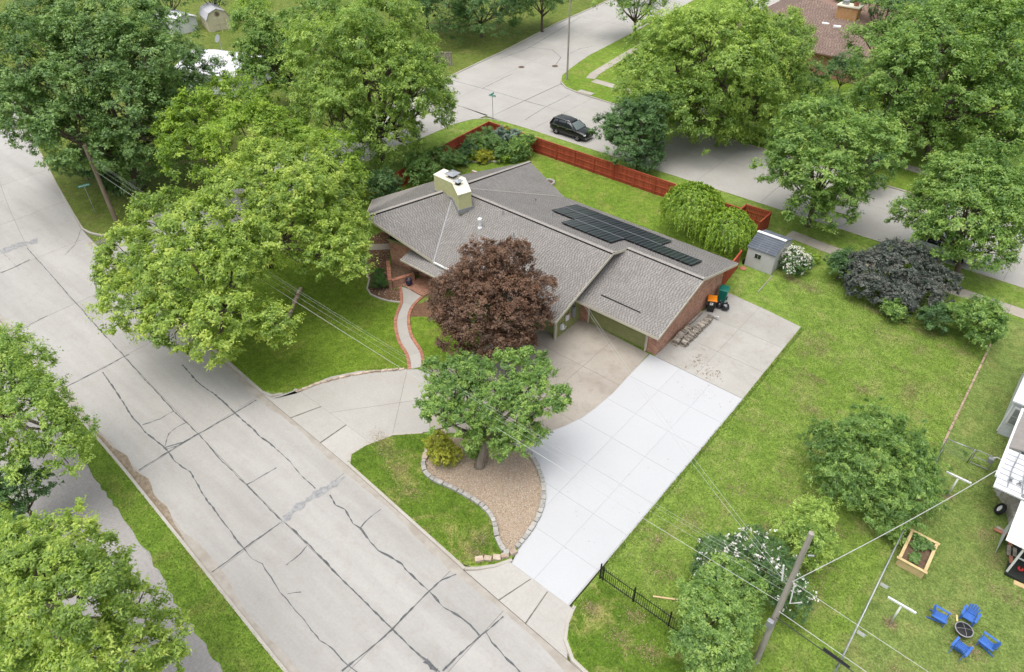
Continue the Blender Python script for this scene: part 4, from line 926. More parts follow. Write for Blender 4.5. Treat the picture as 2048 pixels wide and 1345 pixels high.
# chain link fence of the neighbour
def chain(pts, label, h=1.05, gate=None):
    o = thing('chain_link_fence', label, 'fence', (*pts[0], ZL)); mesh_ = MB()
    for a, b in zip(pts[:-1], pts[1:]):
        MB().tube([(*a, ZL+h), (*b, ZL+h)], .028, 8).build('top_rail', M['galv'], o, smooth=True)
        a_, b_ = Vector(a), Vector(b); d = (b_-a_).length; t = (b_-a_)/d; n = int(d/.16)
        for k in range(-6, n+1):
            for s_ in (1, -1):
                u0 = k*.16; u1 = u0+h-.06; z0_, z1_ = (.03, h-.03) if s_ > 0 else (h-.03, .03)
                if u1 < 0 or u0 > d: continue
                f0 = max(0, -u0/(u1-u0)); f1 = min(1, (d-u0)/(u1-u0))
                if f1 <= f0: continue
                p, q_ = a_+t*(u0+(u1-u0)*f0), a_+t*(u0+(u1-u0)*f1); mesh_.tube([(p.x, p.y, ZL+z0_+(z1_-z0_)*f0), (q_.x, q_.y, ZL+z0_+(z1_-z0_)*f1)], .0028, 3, False)
        m_ = max(1, round(d/3))
        for k in range(m_+1): p = a_+t*d*k/m_; MB().tube([(p.x, p.y, ZL), (p.x, p.y, ZL+h+.05)], .03, 8).build('post', M['galv'], o, smooth=True)
    mesh_.build('mesh', M['stripe'], o); return o
chain([(1.25, 14), (1.27, 20), (1.22, 36.1)], 'chain link fence with steel top rail along the neighbouring lawn')
chain([(1.22, 36.1), (2.6, 36.2)], 'short chain link fence run beside the garden gate')
gt = thing('garden_gate', 'dark framed chain link gate beside the white house', 'gate', (2.65, 36.2, ZL))
for a, b in (((2.7, 36.2, ZL+.1), (2.7, 36.2, ZL+1.1)), ((2.7, 36.2, ZL+1.1), (3.6, 36.25, ZL+1.1)), ((3.6, 36.25, ZL+1.1), (3.6, 36.25, ZL+.1)), ((2.7, 36.2, ZL+.1), (3.6, 36.25, ZL+.1)), ((2.7, 36.2, ZL+.6), (3.6, 36.25, ZL+.6))): MB().tube([a, b], .022, 6).build('frame', M['grey'], gt)
for px, lb in (((1768, 1172), 'small white plate hung on the chain fence above the clothes post'), ((1722, 1268), 'small white plate hung on the chain fence near the lower cables')):
    a = G(*px, .75); s_ = thing('fence_plate', lb, 'sign', (a[0], a[1], .75)); MB().box((a[0], a[1], .75), (.34, .04, .22)).build('plate', M['whitep'], s_, bevel=.01); MB().box((a[0]+.04, a[1], .87), (.4, .02, .02)).build('bracket', M['galv'], s_)
be = edging('brick_edging', 'thin line of tan bricks edging the neighbouring lawn', [(1.1, 48.2), (1.14, 42), (1.18, 36.4)], (.22, .12, .09), M['tanbrick'], .012, 12)

# ------------------------------------------------------------------ garden shed, bins, firewood
sh = thing('garden_shed', 'small grey plastic shed with dark panel roof and a window', 'shed', (-14.95, 48.2, ZL))
sx0, sx1, sy0, sy1, hz, rz_ = -16.05, -13.88, 46.75, 49.85, 1.85, 2.42; ym = 48.3
wl_ = MB(); pr_ = [(sy0, ZL), (sy1, ZL), (sy1, hz), (ym, rz_-.04), (sy0, hz)]
wl_.add([(sx0, y, z) for y, z in pr_]+[(sx1, y, z) for y, z in pr_], [(4, 3, 2, 1, 0), (5, 6, 7, 8, 9)]+[(i, (i+1) % 5, (i+1) % 5+5, i+5) for i in range(5)]); wal = wl_.build('wall', M['shedwall'], sh)
for k in range(11):
    z = ZL+.12+k*.155; MB().box(((sx0+sx1)/2, sy0-.006, z), (2.12, .012, .135)).build('siding_board', M['shedwall'], wal, bevel=.004); MB().box((sx1+.006, (sy0+sy1)/2, z), (.012, 3.04, .135)).build('siding_board', M['shedwall'], wal, bevel=.004)
MB().box((sx1, sy0, 1.0), (.08, .08, 1.75)).build('corner_trim', M['shedwall'], sh)
for s_, ya, yb in (('f', sy0-.08, ym), ('b', sy1+.08, ym)):
    for k in range(3):
        xa = sx0-.08+k*.777; rf = MB(); za = hz-.02
        p = [(xa, ya, za), (xa+.765, ya, za), (xa+.765, yb, rz_), (xa, yb, rz_)]
        rf.slab(p if s_ == 'f' else p[::-1], .04); rp = rf.build('roof_panel', M['shedroof'], sh)
        for j in range(8):
            t = (j+.5)/8; MB().beam((xa+.03, ya+(yb-ya)*t, za+(rz_-za)*t+.008), (xa+.735, ya+(yb-ya)*t, za+(rz_-za)*t+.008), .14, .012).build('tile', M['shedroof'], rp)
MB().beam((sx0-.1, ym, rz_+.03), (sx1+.06, ym, rz_+.03), .26, .05).build('ridge_skylight', M['whitemetal'], sh)
wd_ = MB().box((-15.15, sy0-.02, 1.3), (.52, .05, .42)).build('window', M['shedwall'], sh)
for k in (-1, 1): MB().box((-15.15+k*.125, sy0-.05, 1.3), (.22, .02, .36)).build('pane', M['glass'], wd_)
for y, w_ in ((48.0, .7), (48.75, .7)): MB().box((sx1+.02, y, .98), (.03, w_, 1.6)).build('door', M['shedwall'], sh, bevel=.01)
a = G(1485, 540); r_ = thing('round_stone', 'round terracotta stepping disc beside the shed', 'stepping stone', (a[0], a[1], ZL)); MB().lathe([(.28, 0), (.28, .05), (.26, .07), (0, .07)], 18, (a[0], a[1], ZL)).build('disc', M['terracotta'], r_)
a = G(1487, 530); MBo = thing('black_bucket', 'small black bucket between shed and weeping tree', 'bucket', (a[0], a[1], ZL)); MB().lathe([(.13, 0), (.16, .28), (.175, .28), (.175, .30), (.14, .30), (.12, .05), (0, .05)], 14, (a[0], a[1], ZL)).build('bucket', M['rubber'], MBo); MB().tube([(a[0]-.16, a[1], ZL+.28), (a[0], a[1]-.1, ZL+.36), (a[0]+.16, a[1], ZL+.28)], .008, 5).build('handle', M['galv'], MBo)
a, b = G(1515, 588), G(1544, 555); prop(MB().beam((*a, ZL+.04), (*b, ZL+.04), .07, .06).build('timber_strip', M['oldwood']), 'pale timber strip lying in the grass beside the shed', 'timber')
a, b = G(1305, 1197), G(1372, 1206); prop(MB().beam((*a, ZL+.05), (*b, ZL+.05), .08, .05).build('timber_strip', M['timber']), 'pale yellow board on the grass behind the iron fence', 'timber')

def bin_(loc, rz, label, body, lid, sticker=False, s_=1.0):
    o = thing('wheeled_bin', label, 'bin', loc, rz); P4 = lambda w, d, z: [(-w, -d, z), (w, -d, z), (w, d, z), (-w, d, z)]
    mb = MB(); lv = [(.21, .24, .03), (.25, .30, .55), (.285, .335, .95), (.30, .35, .96), (.30, .35, 1.0)]
    for l in lv: mb.v += P4(*l)
    mb.f = [(3, 2, 1, 0)]+[(4*i+k, 4*i+(k+1) % 4, 4*i+4+(k+1) % 4, 4*i+4+k) for i in range(4) for k in range(4)]+[(16, 17, 18, 19)]
    mb.build('body', M[body], o, world=False, bevel=.03)
    ld = MB(); ld.v = P4(.32, .37, 1.0)+P4(.32, .37, 1.04)+P4(.25, .30, 1.085); ld.f = [(3, 2, 1, 0)]+[(4*i+k, 4*i+(k+1) % 4, 4*i+4+(k+1) % 4, 4*i+4+k) for i in range(2) for k in range(4)]+[(8, 9, 10, 11)]
    ld.build('lid', M[lid], o, world=False, bevel=.025)
    for sx in (-1, 1): MB().lathe([(.11, -.03), (.125, -.02), (.125, .02), (.11, .03)], 14, (sx*.27, .24, .125), Matrix.Rotation(math.pi/2, 3, 'Y')).build('wheel', M['rubber'], o, world=False)
    MB().tube([(-.22, .38, .98), (.22, .38, .98)], .018, 8).build('handle', M[body], o, world=False)
    if sticker: st = MB().box((-.02, -.326, .78), (.22, .02, .2)).build('label_plate', M['signwhite'], o, world=False); MB().box((-.04, -.338, .80), (.08, .004, .06)).build('mark', M['black'], st, world=False)
    o.scale = (s_,)*3; return o
bin_((-15.3, 39.75, ZD+.004), .45, 'black wheeled bin with orange lid beside the brick wall', 'binblack', 'binorange', True, 1.04)
bin_((-15.2, 41.35, ZD+.004), .25, 'teal green wheeled bin near the garage corner', 'binteal', 'binteal', False, 1.08)
for x, y, rx, ry, rz2, lb, sd_ in ((-14.98, 40.42, .24, .24, .26, 'small tied black rubbish bag between the two bins', 3), (-14.55, 40.5, .34, .30, .28, 'larger black rubbish bag in front of the teal bin', 4)):
    o = thing('rubbish_bag', lb, 'bag', (x, y, ZD)); MB().blob((x, y, ZD+rz2*.92), (rx, ry, rz2), 14, 9, .10, sd_).build('bag', M['bag'], o, smooth=True); MB().lathe([(.03, 0), (.05, .06), (.09, .14), (.02, .1)], 9, (x+.05, y+.03, ZD+rz2*1.82)).build('knot', M['bag'], o)
# firewood, every log its own
logs = []
for k in range(4):
    q = random.Random(k); mb = MB(); n = 5 + k % 2; L_ = .42; prf = [(math.cos(2*math.pi*i/n)*(.075+q.uniform(-.02, .02)), math.sin(2*math.pi*i/n)*(.07+q.uniform(-.02, .02))) for i in range(n)]
    mb.v = [(-L_/2, a, b) for a, b in prf]+[(L_/2, a*q.uniform(.85, 1.1), b) for a, b in prf]; mb.f = [tuple(range(n))[::-1], tuple(range(n, 2*n))]+[(i, (i+1) % n, n+(i+1) % n, n+i) for i in range(n)]
    me = bpy.data.meshes.new('firewood_log'); me.from_pydata(mb.v, [], mb.f); me.materials.append(M['logend'] if k % 2 else M['oldwood']); logs.append(me)
q = random.Random(8)
for xr, ya, yb, ly, grp, lb in ((-15.3, 34.75, 37.1, 4, 'firewood stacked against the garage wall', 'split firewood log in the row against the garage wall'), (-14.78, 34.95, 39.0, 4, 'firewood in the outer row', 'split firewood log in the outer row on the concrete pad')):
    for j in range(ly):
        y = ya+.07*(j % 2)
        while y < yb-.08*j:
            o = link('firewood_log', logs[q.randrange(4)]); o.location = (xr+q.uniform(-.05, .05)+.0*j, y, ZD+.08+.105*j+q.uniform(-.02, .03)); o.rotation_euler = (q.uniform(0, 6.28), q.uniform(-.16, .16), q.uniform(-.34, .34)); s_ = q.uniform(.65, 1.2); o.scale = (q.uniform(.85, 1.1), s_, s_)
            prop(o, lb, 'firewood', grp); y += .135*q.uniform(.85, 1.15)
prop(MB().beam((-15.62, 37.2, ZD+.1), (-15.6, 39.0, ZD+.1), .16, .16).build('wood_beam', M['oldwood']), 'long weathered beam lying along the brick wall', 'timber')
prop(MB().beam((-14.75, 39.15, ZD+.05), (-14.3, 39.0, ZD+.35), .16, .05).build('wood_plank', M['whitep']), 'white painted plank leaning at the end of the log row', 'timber')

# ------------------------------------------------------------------ parked cars
def car(loc, rz, label, paint):
    o = thing('parked_car', label, 'car', loc, rz)
    def loft(st, fn, name, mat, smooth=True, parent=o):
        mb = MB(); rows = [fn(*s_) for s_ in st]; n = len(rows[0])
        for r_ in rows: mb.v += r_
        for i in range(len(rows)-1):
            for k in range(n-1): mb.f.append((i*n+k, (i+1)*n+k, (i+1)*n+k+1, i*n+k+1))
        mb.f += [tuple(range(n)), tuple(range((len(rows)-1)*n, len(rows)*n))[::-1]]
        return mb.build(name, mat, parent, world=False, smooth=smooth)
    def lower(x, w, zb, zt):
        h = [(w*.80, zb), (w*.96, zb+.12), (w, zb+.36), (w*.985, zt-.12), (w*.90, zt-.01), (w*.5, zt+.03)]
        return [(x, y, z) for y, z in h]+[(x, 0, zt+.04)]+[(x, -y, z) for y, z in h[::-1]]
    body = loft([(-2.36, .74, .46, .98), (-2.28, .88, .36, 1.04), (-1.95, .93, .27, 1.07), (-1.0, .945, .25, 1.05), (0, .945, .25, 1.03), (.8, .94, .25, 1.02), (1.15, .935, .26, 1.01), (1.6, .92, .26, .97), (2.05, .89, .28, .90), (2.26, .80, .32, .80), (2.38, .62, .40, .66)], lower, 'body', paint)
    def upper(x, wb, wr, zt):
        return [(x, wb, 1.0), (x, (wb+wr)/2+.03, (1.0+zt)/2), (x, wr, zt-.03), (x, wr*.5, zt), (x, 0, zt+.005), (x, -wr*.5, zt), (x, -wr, zt-.03), (x, -(wb+wr)/2-.03, (1.0+zt)/2), (x, -wb, 1.0)]
    loft([(-2.26, .80, .72, 1.08), (-2.02, .84, .66, 1.52), (-1.6, .86, .65, 1.63), (-.6, .87, .65, 1.66), (.15, .87, .63, 1.63), (.42, .86, .62, 1.55), (1.18, .84, .74, 1.06)], upper, 'cabin_glass', M['glass'])
    def roofs(x, w, zt): return [(x, w, zt-.05), (x, w*.9, zt), (x, w*.4, zt+.025), (x, -w*.4, zt+.025), (x, -w*.9, zt), (x, -w, zt-.05)]
    rf = loft([(-2.12, .66, 1.53), (-1.6, .675, 1.645), (-.6, .675, 1.675), (.15, .65, 1.645), (.40, .63, 1.575)], roofs, 'roof', paint)
    for s_ in (-1, 1):
        MB().tube([(-1.75, s_*.60, 1.66), (-1.6, s_*.60, 1.72), (.05, s_*.585, 1.72), (.2, s_*.585, 1.66)], .022, 6).build('roof_rail', M['chrome'], rf, world=False, smooth=True)
        for xa, za, xb, zb2, w_ in ((1.2, 1.03, .38, 1.58, .07), (-.15, 1.02, -.2, 1.62, .07), (-1.2, 1.03, -1.25, 1.62, .08), (-2.2, 1.05, -1.85, 1.58, .22)):
            MB().beam((xa, s_*.885, za), (xb, s_*.665, zb2), w_, .03, (0, 1, .3)).build('pillar', paint, body, world=False)
        MB().beam((-2.0, s_*.925, 1.045), (1.0, s_*.91, 1.02), .02, .025).build('trim_strip', M['chrome'], body, world=False)
        for x in (-1.1, .05): MB().box((x, s_*.955, .93), (.2, .025, .035)).build('door_handle', M['chrome'], body, world=False)
        MB().blob((.85, s_*1.03, 1.08), (.09, .11, .075), 8, 6, 0).build('mirror', paint, body, world=False, smooth=True)
        MB().box((2.20, s_*.66, .76), (.22, .3, .12), -s_*.35).build('headlight', M['lamp'], body, world=False, bevel=.03)
        MB().lathe([(.07, -.02), (.07, .02), (0, .03)], 12, (2.33, s_*.6, .48), Matrix.Rotation(math.pi/2, 3, 'Y')).build('fog_light', M['chrome'], body, world=False)
        MB().box((-2.33, s_*.70, .95), (.08, .3, .16)).build('tail_light', M['taill'], body, world=False, bevel=.02)
        for x in (-1.42, 1.40):
            RX = Matrix.Rotation(-math.pi/2*s_, 3, 'X'); wh = MB().lathe([(.24, -.11), (.33, -.11), (.36, -.07), (.36, .07), (.33, .11), (.24, .11)], 22, (x, s_*.845, .36), RX, True).build('wheel', M['rubber'], o, world=False, smooth=False)
            MB().lathe([(.25, .02), (.24, .05), (.05, .06), (0, .06)], 20, (x, s_*.845, .36), RX).build('hub', M['black'], wh, world=False)
            for k in range(5):
                th = 2*math.pi*k/5; MB().beam((x, s_*.925, .36), (x+.235*math.cos(th), s_*.935, .36+.235*math.sin(th)), .05, .02, (0, 1, 0)).build('spoke', M['chrome'], wh, world=False)
    MB().add([(1.22, .78, 1.075), (1.22, -.78, 1.075), (.44, -.60, 1.585), (.44, .60, 1.585), (.86, 0, 1.345)], [(0, 4, 1), (1, 4, 2), (2, 4, 3), (3, 4, 0)]).build('windscreen', M['wscreen'], o, world=False)
    MB().box((2.35, 0, .66), (.06, .86, .17)).build('grille', M['black'], body, world=False, bevel=.02); MB().box((2.39, 0, .62), (.02, .5, .03)).build('grille_bar', M['chrome'], body, world=False)
    MB().box((2.34, 0, .40), (.07, 1.1, .10)).build('lower_grille', M['black'], body, world=False); MB().box((2.30, 0, .33), (.12, 1.3, .035)).build('skid_trim', M['chrome'], body, world=False)
    MB().beam((1.20, .7, 1.09), (1.13, -.05, 1.125), .02, .015).build('wiper', M['black'], body, world=False); MB().box((-2.38, 0, .72), (.02, .32, .16)).build('number_plate', M['signwhite'], body, world=False)
    return o
car((-41.45, 58.35, ZR), -.02, 'black sport utility car parked beside the red fence', M['carblack'])
car((-4.7, 58.4, ZR), 0.0, 'white car parked behind the street tree on the right', M['carwhite'])

# ------------------------------------------------------------------ neighbour's garden
T2 = None
for x, y, h, lb in ((2.4, 33.0, 1.62, 'white T-shaped clothes post near the garden gate'), (2.4, 23.6, 1.68, 'white T-shaped clothes post near the blue chairs')):
    o = thing('clothes_post', lb, 'clothes post', (x, y, ZL)); MB().tube([(x, y, ZL), (x, y, h)], .045, 10).build('post', M['whitep'], o, smooth=True); MB().beam((x-.6, y, h+.03), (x+.6, y, h+.03), .09, .09).build('crossbar', M['whitep'], o)
    for s_ in (-.5, -.2, .2, .5): MB().tube([(x+s_, y, h+.07), (x+s_, y, h+.12)], .012, 5).build('hook', M['galv'], o)
rb = thing('raised_bed', 'square raised bed of pale timber with brown soil', 'raised bed', (2.2, 27.95, ZL))
for a, b in (((1.58, 26.92), (2.82, 26.92)), ((1.58, 28.98), (2.82, 28.98)), ((1.64, 26.98), (1.64, 28.92)), ((2.76, 26.98), (2.76, 28.92))):
    for z in (.14, .40): MB().beam((*a, ZL+z), (*b, ZL+z), .045, .25).build('board', M['timber'], rb)
for a, b in (((1.50, 26.92), (2.90, 26.92)), ((1.50, 28.98), (2.90, 28.98)), ((1.62, 26.97), (1.62, 28.93)), ((2.78, 26.97), (2.78, 28.93))): MB().beam((*a, ZL+.55), (*b, ZL+.55), .14, .04).build('cap_board', M['timber'], rb)
MB().sheet([(1.66, 27.0), (2.74, 27.0), (2.74, 28.9), (1.66, 28.9)], ZL+.40).build('soil', M['soil'], rb)
def chair(loc, rz, label, s_=.80):
    o = thing('garden_chair', label, 'chair', loc, rz, 'blue chairs around the fire pit'); m_ = M['chairblue']   # faces -y in its own frame
    st = MB().beam((0, -.30, .34), (0, .22, .26), .54, .012).build('seat', m_, o, world=False)
    for k in range(5): t = (k+.5)/5; MB().beam((-.28, -.32+.54*t, .375-.085*t), (.28, -.32+.54*t, .375-.085*t), .09, .025).build('slat', m_, st, world=False, bevel=.006)
    MB().beam((-.28, -.35, .36), (.28, -.35, .36), .03, .07).build('front_rail', m_, st, world=False)
    bk = MB().beam((-.26, .25, .33), (.26, .25, .33), .05, .06).build('backrest', m_, o, world=False)
    for k, hh in enumerate((.50, .60, .64, .60, .50)):
        u = (k-2)*.105; MB().beam((u*.88, .24, .26), (u*1.25, .24+hh*.42, .26+hh), .098, .022, (0, 1, 0)).build('slat', m_, bk, world=False, bevel=.008)
    for s2 in (-1, 1):
        MB().beam((s2*.36, -.40, .57), (s2*.38, .40, .555), .13, .028).build('armrest', m_, o, world=False, bevel=.012)
        MB().beam((s2*.33, -.33, 0), (s2*.33, -.33, .555), .10, .035, (0, 1, 0)).build('leg', m_, o, world=False)
        MB().beam((s2*.29, -.30, .32), (s2*.29, .55, .02), .03, .10).build('leg', m_, o, world=False)
        MB().beam((s2*.36, .36, .30), (s2*.36, .36, .55), .03, .06).build('arm_support', m_, o, world=False)
    o.scale = (s_,)*3; return o
chair((4.02, 25.2, ZL), R(88), 'blue slatted chair on the left of the fire pit')
chair((5.05, 26.1, ZL), R(-6), 'blue slatted chair behind the fire pit beside the yellow stick')
chair((5.98, 25.2, ZL), R(-100), 'blue slatted chair on the right of the fire pit')
chair((5.15, 24.2, ZL), R(168), 'blue slatted chair in front of the fire pit seen from behind')
fp = thing('fire_pit', 'round black fire pit with mesh lid between the blue chairs', 'fire pit', (5.02, 25.15, ZL))
MB().lathe([(.20, .12), (.32, .22), (.36, .34), (.385, .35), (.385, .37), (.35, .37), (.31, .25), (0, .2)], 26, (5.02, 25.15, ZL)).build('bowl', M['rust'], fp, smooth=False)
lid_ = MB().lathe([(.36, .37), (.33, .40), (.2, .44), (0, .455)], 26, (5.02, 25.15, ZL)).build('mesh_lid', M['black'], fp)
for a in (0.5, 2.07): MB().tube([(5.02+.36*math.cos(a), 25.15+.36*math.sin(a), ZL+.385), (5.02+.2*math.cos(a), 25.15+.2*math.sin(a), ZL+.455), (5.02, 25.15, ZL+.47), (5.02-.2*math.cos(a), 25.15-.2*math.sin(a), ZL+.455), (5.02-.36*math.cos(a), 25.15-.36*math.sin(a), ZL+.385)], .008, 5).build('brace', M['grey'], lid_)
MB().lathe([(.372, .372), (.385, .38), (.372, .39)], 26, (5.02, 25.15, ZL)).build('rim', M['grey'], fp)
for k in range(3): a = .4+k*2.094; MB().beam((5.02+.25*math.cos(a), 25.15+.25*math.sin(a), ZL+.2), (5.02+.36*math.cos(a), 25.15+.36*math.sin(a), ZL), .04, .03).build('leg', M['rust'], fp)
prop(MB().beam((4.62, 25.95, ZL+.05), (4.72, 25.62, ZL+.05), .07, .05).build('yellow_stick', M['yellow']), 'short pale yellow stick on the grass beside the fire pit chairs', 'stick')

# white neighbour house at the right edge
nh = thing('white_house', 'white sided house with flat metal roof at the right edge', 'house', (8, 35, 0))
MB().box((9.35, 42.85, 1.45), (12, 6.3, 2.7)).build('wall', M['siding'], nh)
for k in range(14): MB().box((9.35, 39.685, .25+k*.19), (12.0, .02, .165)).build('siding_board', M['siding'], nh)
MB().slab([(3.15, 39.5, 2.84), (15.7, 39.5, 2.84), (15.7, 42.9, 3.6), (3.15, 42.9, 3.6)], .1).build('roof', M['whiteroof'], nh); MB().slab([(3.15, 42.9, 3.6), (15.7, 42.9, 3.6), (15.7, 46.3, 2.84), (3.15, 46.3, 2.84)], .1).build('roof', M['whiteroof'], nh)
MB().tube([(3.3, 39.72, 2.7), (3.3, 39.72, .3)], .05, 8).build('downspout', M['whitemetal'], nh)
wd_ = MB().box((3.78, 39.66, 1.75), (.72, .08, 1.25)).build('window', M['whitep'], nh)
for z in (1.46, 2.04): p_ = MB().box((3.78, 39.61, z), (.58, .03, .52)).build('pane', M['grey'], wd_)
MB().box((10.2, 36.95, 1.3), (11.6, 4.6, 2.3)).build('wall', M['siding'], nh)
MB().slab([(3.78, 35.65, 2.74), (3.78, 39.3, 2.74), (9.5, 39.3, 4.2), (9.5, 35.65, 4.2)][::-1], .1).build('roof', M['deck'], nh)
MB().beam((3.74, 33.2, 2.64), (3.74, 39.3, 2.68), .12, .14).build('gutter', M['whitemetal'], nh)
fr_ = MB().slab([(3.80, 32.5, 2.56), (5.9, 32.5, 2.60), (9.0, 35.63, 2.70), (3.80, 35.63, 2.66)], .08).build('flat_roof', M['siding'], nh)
for y in (32.8, 33.2, 33.6, 34.0, 34.4, 34.8, 35.2): MB().beam((3.85, y, 2.60+(y-32.5)*.034), (5.9+(y-32.5), y, 2.63+(y-32.5)*.034), .03, .04).build('seam', M['siding'], fr_)
MB().tube([(4.3, 35.4, 2.9), (4.25, 34.0, 2.75), (4.35, 32.8, 2.6)], .03, 6).build('conduit', M['grey'], fr_); MB().tube([(4.9, 35.4, 2.9), (4.8, 34.0, 2.78), (5.0, 32.8, 2.62)], .03, 6).build('conduit', M['grey'], fr_)
for x, y in ((4.35, 33.3), (4.75, 33.35), (5.1, 32.7)): MB().lathe([(.12, 0), (.1, .06), (.05, .08), (.05, .2), (.08, .22), (.08, .28), (0, .3)], 12, (x, y, 2.60)).build('roof_vent', M['grey'], fr_)
MB().prism([(4.2, 35.0), (4.95, 34.1), (5.3, 33.1), (5.6, 32.85), (5.6, 35.0)], 0, .7).build('stone_base', M['stonewall'], nh)
aw = MB().slab([(5.05, 29.7, 2.28), (9.5, 29.7, 2.28), (9.5, 32.4, 2.55), (5.05, 32.4, 2.55)], .03).build('awning', M['whitemetal'], nh)
for k in range(22): x = 5.1+k*.2; MB().beam((x, 29.7, 2.295), (x, 32.4, 2.565), .03, .03).build('rib', M['whitemetal'], aw)
MB().box((7.7, 31.0, .18), (3.8, 2.6, .2)).build('porch_floor', M['binblack'], nh)
for x, y in ((5.85, 29.85), (8.5, 29.85)): MB().box((x, y, 1.2), (.09, .09, 2.1)).build('porch_post', M['whitep'], nh)
MB().beam((5.85, 29.85, 2.2), (5.3, 30.9, 2.3), .07, .07).build('brace', M['whitep'], nh); MB().beam((5.95, 30.4, .9), (8.5, 30.4, .9), .05, .06).build('handrail', M['whitep'], nh)
MB().add([(5.2, 32.4, ZL), (5.2, 30.6, ZL), (5.2, 32.4, 2.3)], [(0, 1, 2)]).build('tarp', M['siding'], nh)
ty = thing('spare_wheel', 'spare wheel with white rim leaning on the white house', 'wheel', (4.85, 33.5, ZL)); RM = Matrix.Rotation(R(-62), 3, 'Y') @ Matrix.Rotation(R(12), 3, 'X')
MB().lathe([(.20, -.09), (.30, -.09), (.34, -.04), (.34, .04), (.30, .09), (.20, .09)], 24, (4.72, 33.5, ZL+.34), RM, True).build('tyre', M['rubber'], ty); MB().lathe([(.21, -.02), (.19, .03), (.1, .02), (.05, .05), (0, .05)], 20, (4.72, 33.5, ZL+.34), RM).build('rim', M['whitep'], ty); MB().lathe([(.21, .02), (.19, -.03), (.1, -.02), (.05, -.05), (0, -.05)], 20, (4.72, 33.5, ZL+.34), RM).build('rim', M['whitep'], ty)
for i, (a, b, m_, lb) in enumerate((((4.85, 32.38), (5.55, 32.35), 'oldwood', 'grey plank at the back of the scrap wood by the white house'), ((4.8, 32.15), (5.5, 32.2), 'terracotta', 'reddish plank below the grey one beside the white house'), ((5.45, 32.0), (5.7, 31.55), 'terracotta', 'short red board beside the porch steps'), ((5.6, 31.5), (5.72, 30.9), 'oldwood', 'grey board lying along the porch edge'), ((5.85, 31.5), (5.95, 31.0), 'oldwood', 'inner grey board touching the porch floor'), ((5.8, 30.85), (5.9, 30.45), 'terracotta', 'reddish board end nearest the porch post'))):
    prop(MB().beam((*a, ZL+.1+.02*i), (*b, ZL+.06+.02*i), .16, .08).build('wood_plank', M[m_]), lb, 'plank')
a = G(1992, 912, 1.4); ds = thing('gas_meter', 'small grey gas meter with pipes on the white house wall', 'meter', (a[0], a[1], ZL)); MB().box((a[0]-.1, a[1]-.05, 1.0), (.28, .24, .34)).build('meter', M['grey'], ds, bevel=.03); MB().tube([(a[0]-.05, a[1], 1.15), (a[0]+.1, a[1]+.05, 1.3), (a[0]+.5, a[1]-.05, 1.3)], .03, 7).build('pipe', M['whitep'], ds)
o = thing('porch_toy', 'small red object on the dark porch floor', 'toy', (6.3, 30.3, .28)); MB().blob((6.3, 30.3, .38), (.14, .12, .1), 8, 6, .1).build('body', M['redp'], o); MB().box((6.3, 30.3, .47), (.06, .2, .03)).build('handle', M['black'], o)
prop(MB().box((6.6, 29.55, ZL+.04), (.7, .25, .06), .1).build('timber_block', M['timber']), 'yellow timber block in the grass before the porch', 'timber')

# ------------------------------------------------------------------ far houses and sheds
bh = thing('brown_roof_house', 'house with brown hip roof and brick chimney behind the trees', 'house', (-32, 103, 0))
bp_ = {'s': [(-42, 91, 3.0), (-22, 91, 3.0), (-28, 101, 5.2), (-35, 104, 5.2)], 'w': [(-42, 116, 3.0), (-42, 91, 3.0), (-35, 104, 5.2), (-35, 108, 5.2)], 'e': [(-22, 91, 3.0), (-22, 116, 3.0), (-28, 108, 5.2), (-28, 101, 5.2)], 't': [(-35, 104, 5.2), (-28, 101, 5.2), (-28, 108, 5.2), (-35, 108, 5.2)], 'n': [(-22, 116, 3.0), (-42, 116, 3.0), (-35, 108, 5.2), (-28, 108, 5.2)]}
mb = MB()
for p in bp_.values(): mb.slab(p, .15)
brf = mb.build('roof', M['browndeck'], bh); MB().box((-32, 103.5, 1.5), (18.5, 23.5, 2.9)).build('wall', M['brick_x'], bh)
shingles('shingles', [bp_['s'], bp_['w']], M['brownshingle'], brf, .2, .35)
for px in ((1602, 35), (1651, 49), (1674, 55), (1579, 24), (1630, 30)):
    a = G(px[0], px[1], 4.4); MB().box((a[0], a[1], 4.45), (.9, .6, .3), .3).build('roof_vent', M['whitemetal'], brf, bevel=.05)
ch = MB().box((-28.9, 100.3, 5.2), (2.6, 1.4, 2.4)).build('chimney', pmat('tan_brick', (.46, .25, .11), (.56, .34, .17), 3, .9, .4, 20), bh); MB().box((-28.9, 100.3, 6.46), (2.9, 1.7, .14)).build('chimney_crown', M['capcream'], ch); MB().box((-29.5, 100.3, 6.75), (.7, .7, .45)).build('flue_cap', M['galv'], ch); MB().lathe([(.3, 0), (.3, .35), (.25, .35), (.25, .1), (0, .1)], 12, (-28.2, 100.3, 6.5)).build('flue_pot', M['terracotta'], ch); MB().beam((-30.3, 99.3, 4.75), (-27.8, 99.2, 4.6), .5, .1).build('flashing', M['galv'], ch)
fd = struct('far_driveway', MB().sheet([G(*p) for p in [(1480, -15), (1590, -15), (1575, 17), (1505, 32)]], ZL+.01), M['drivel'], 'pale driveway far behind the trees at the top')
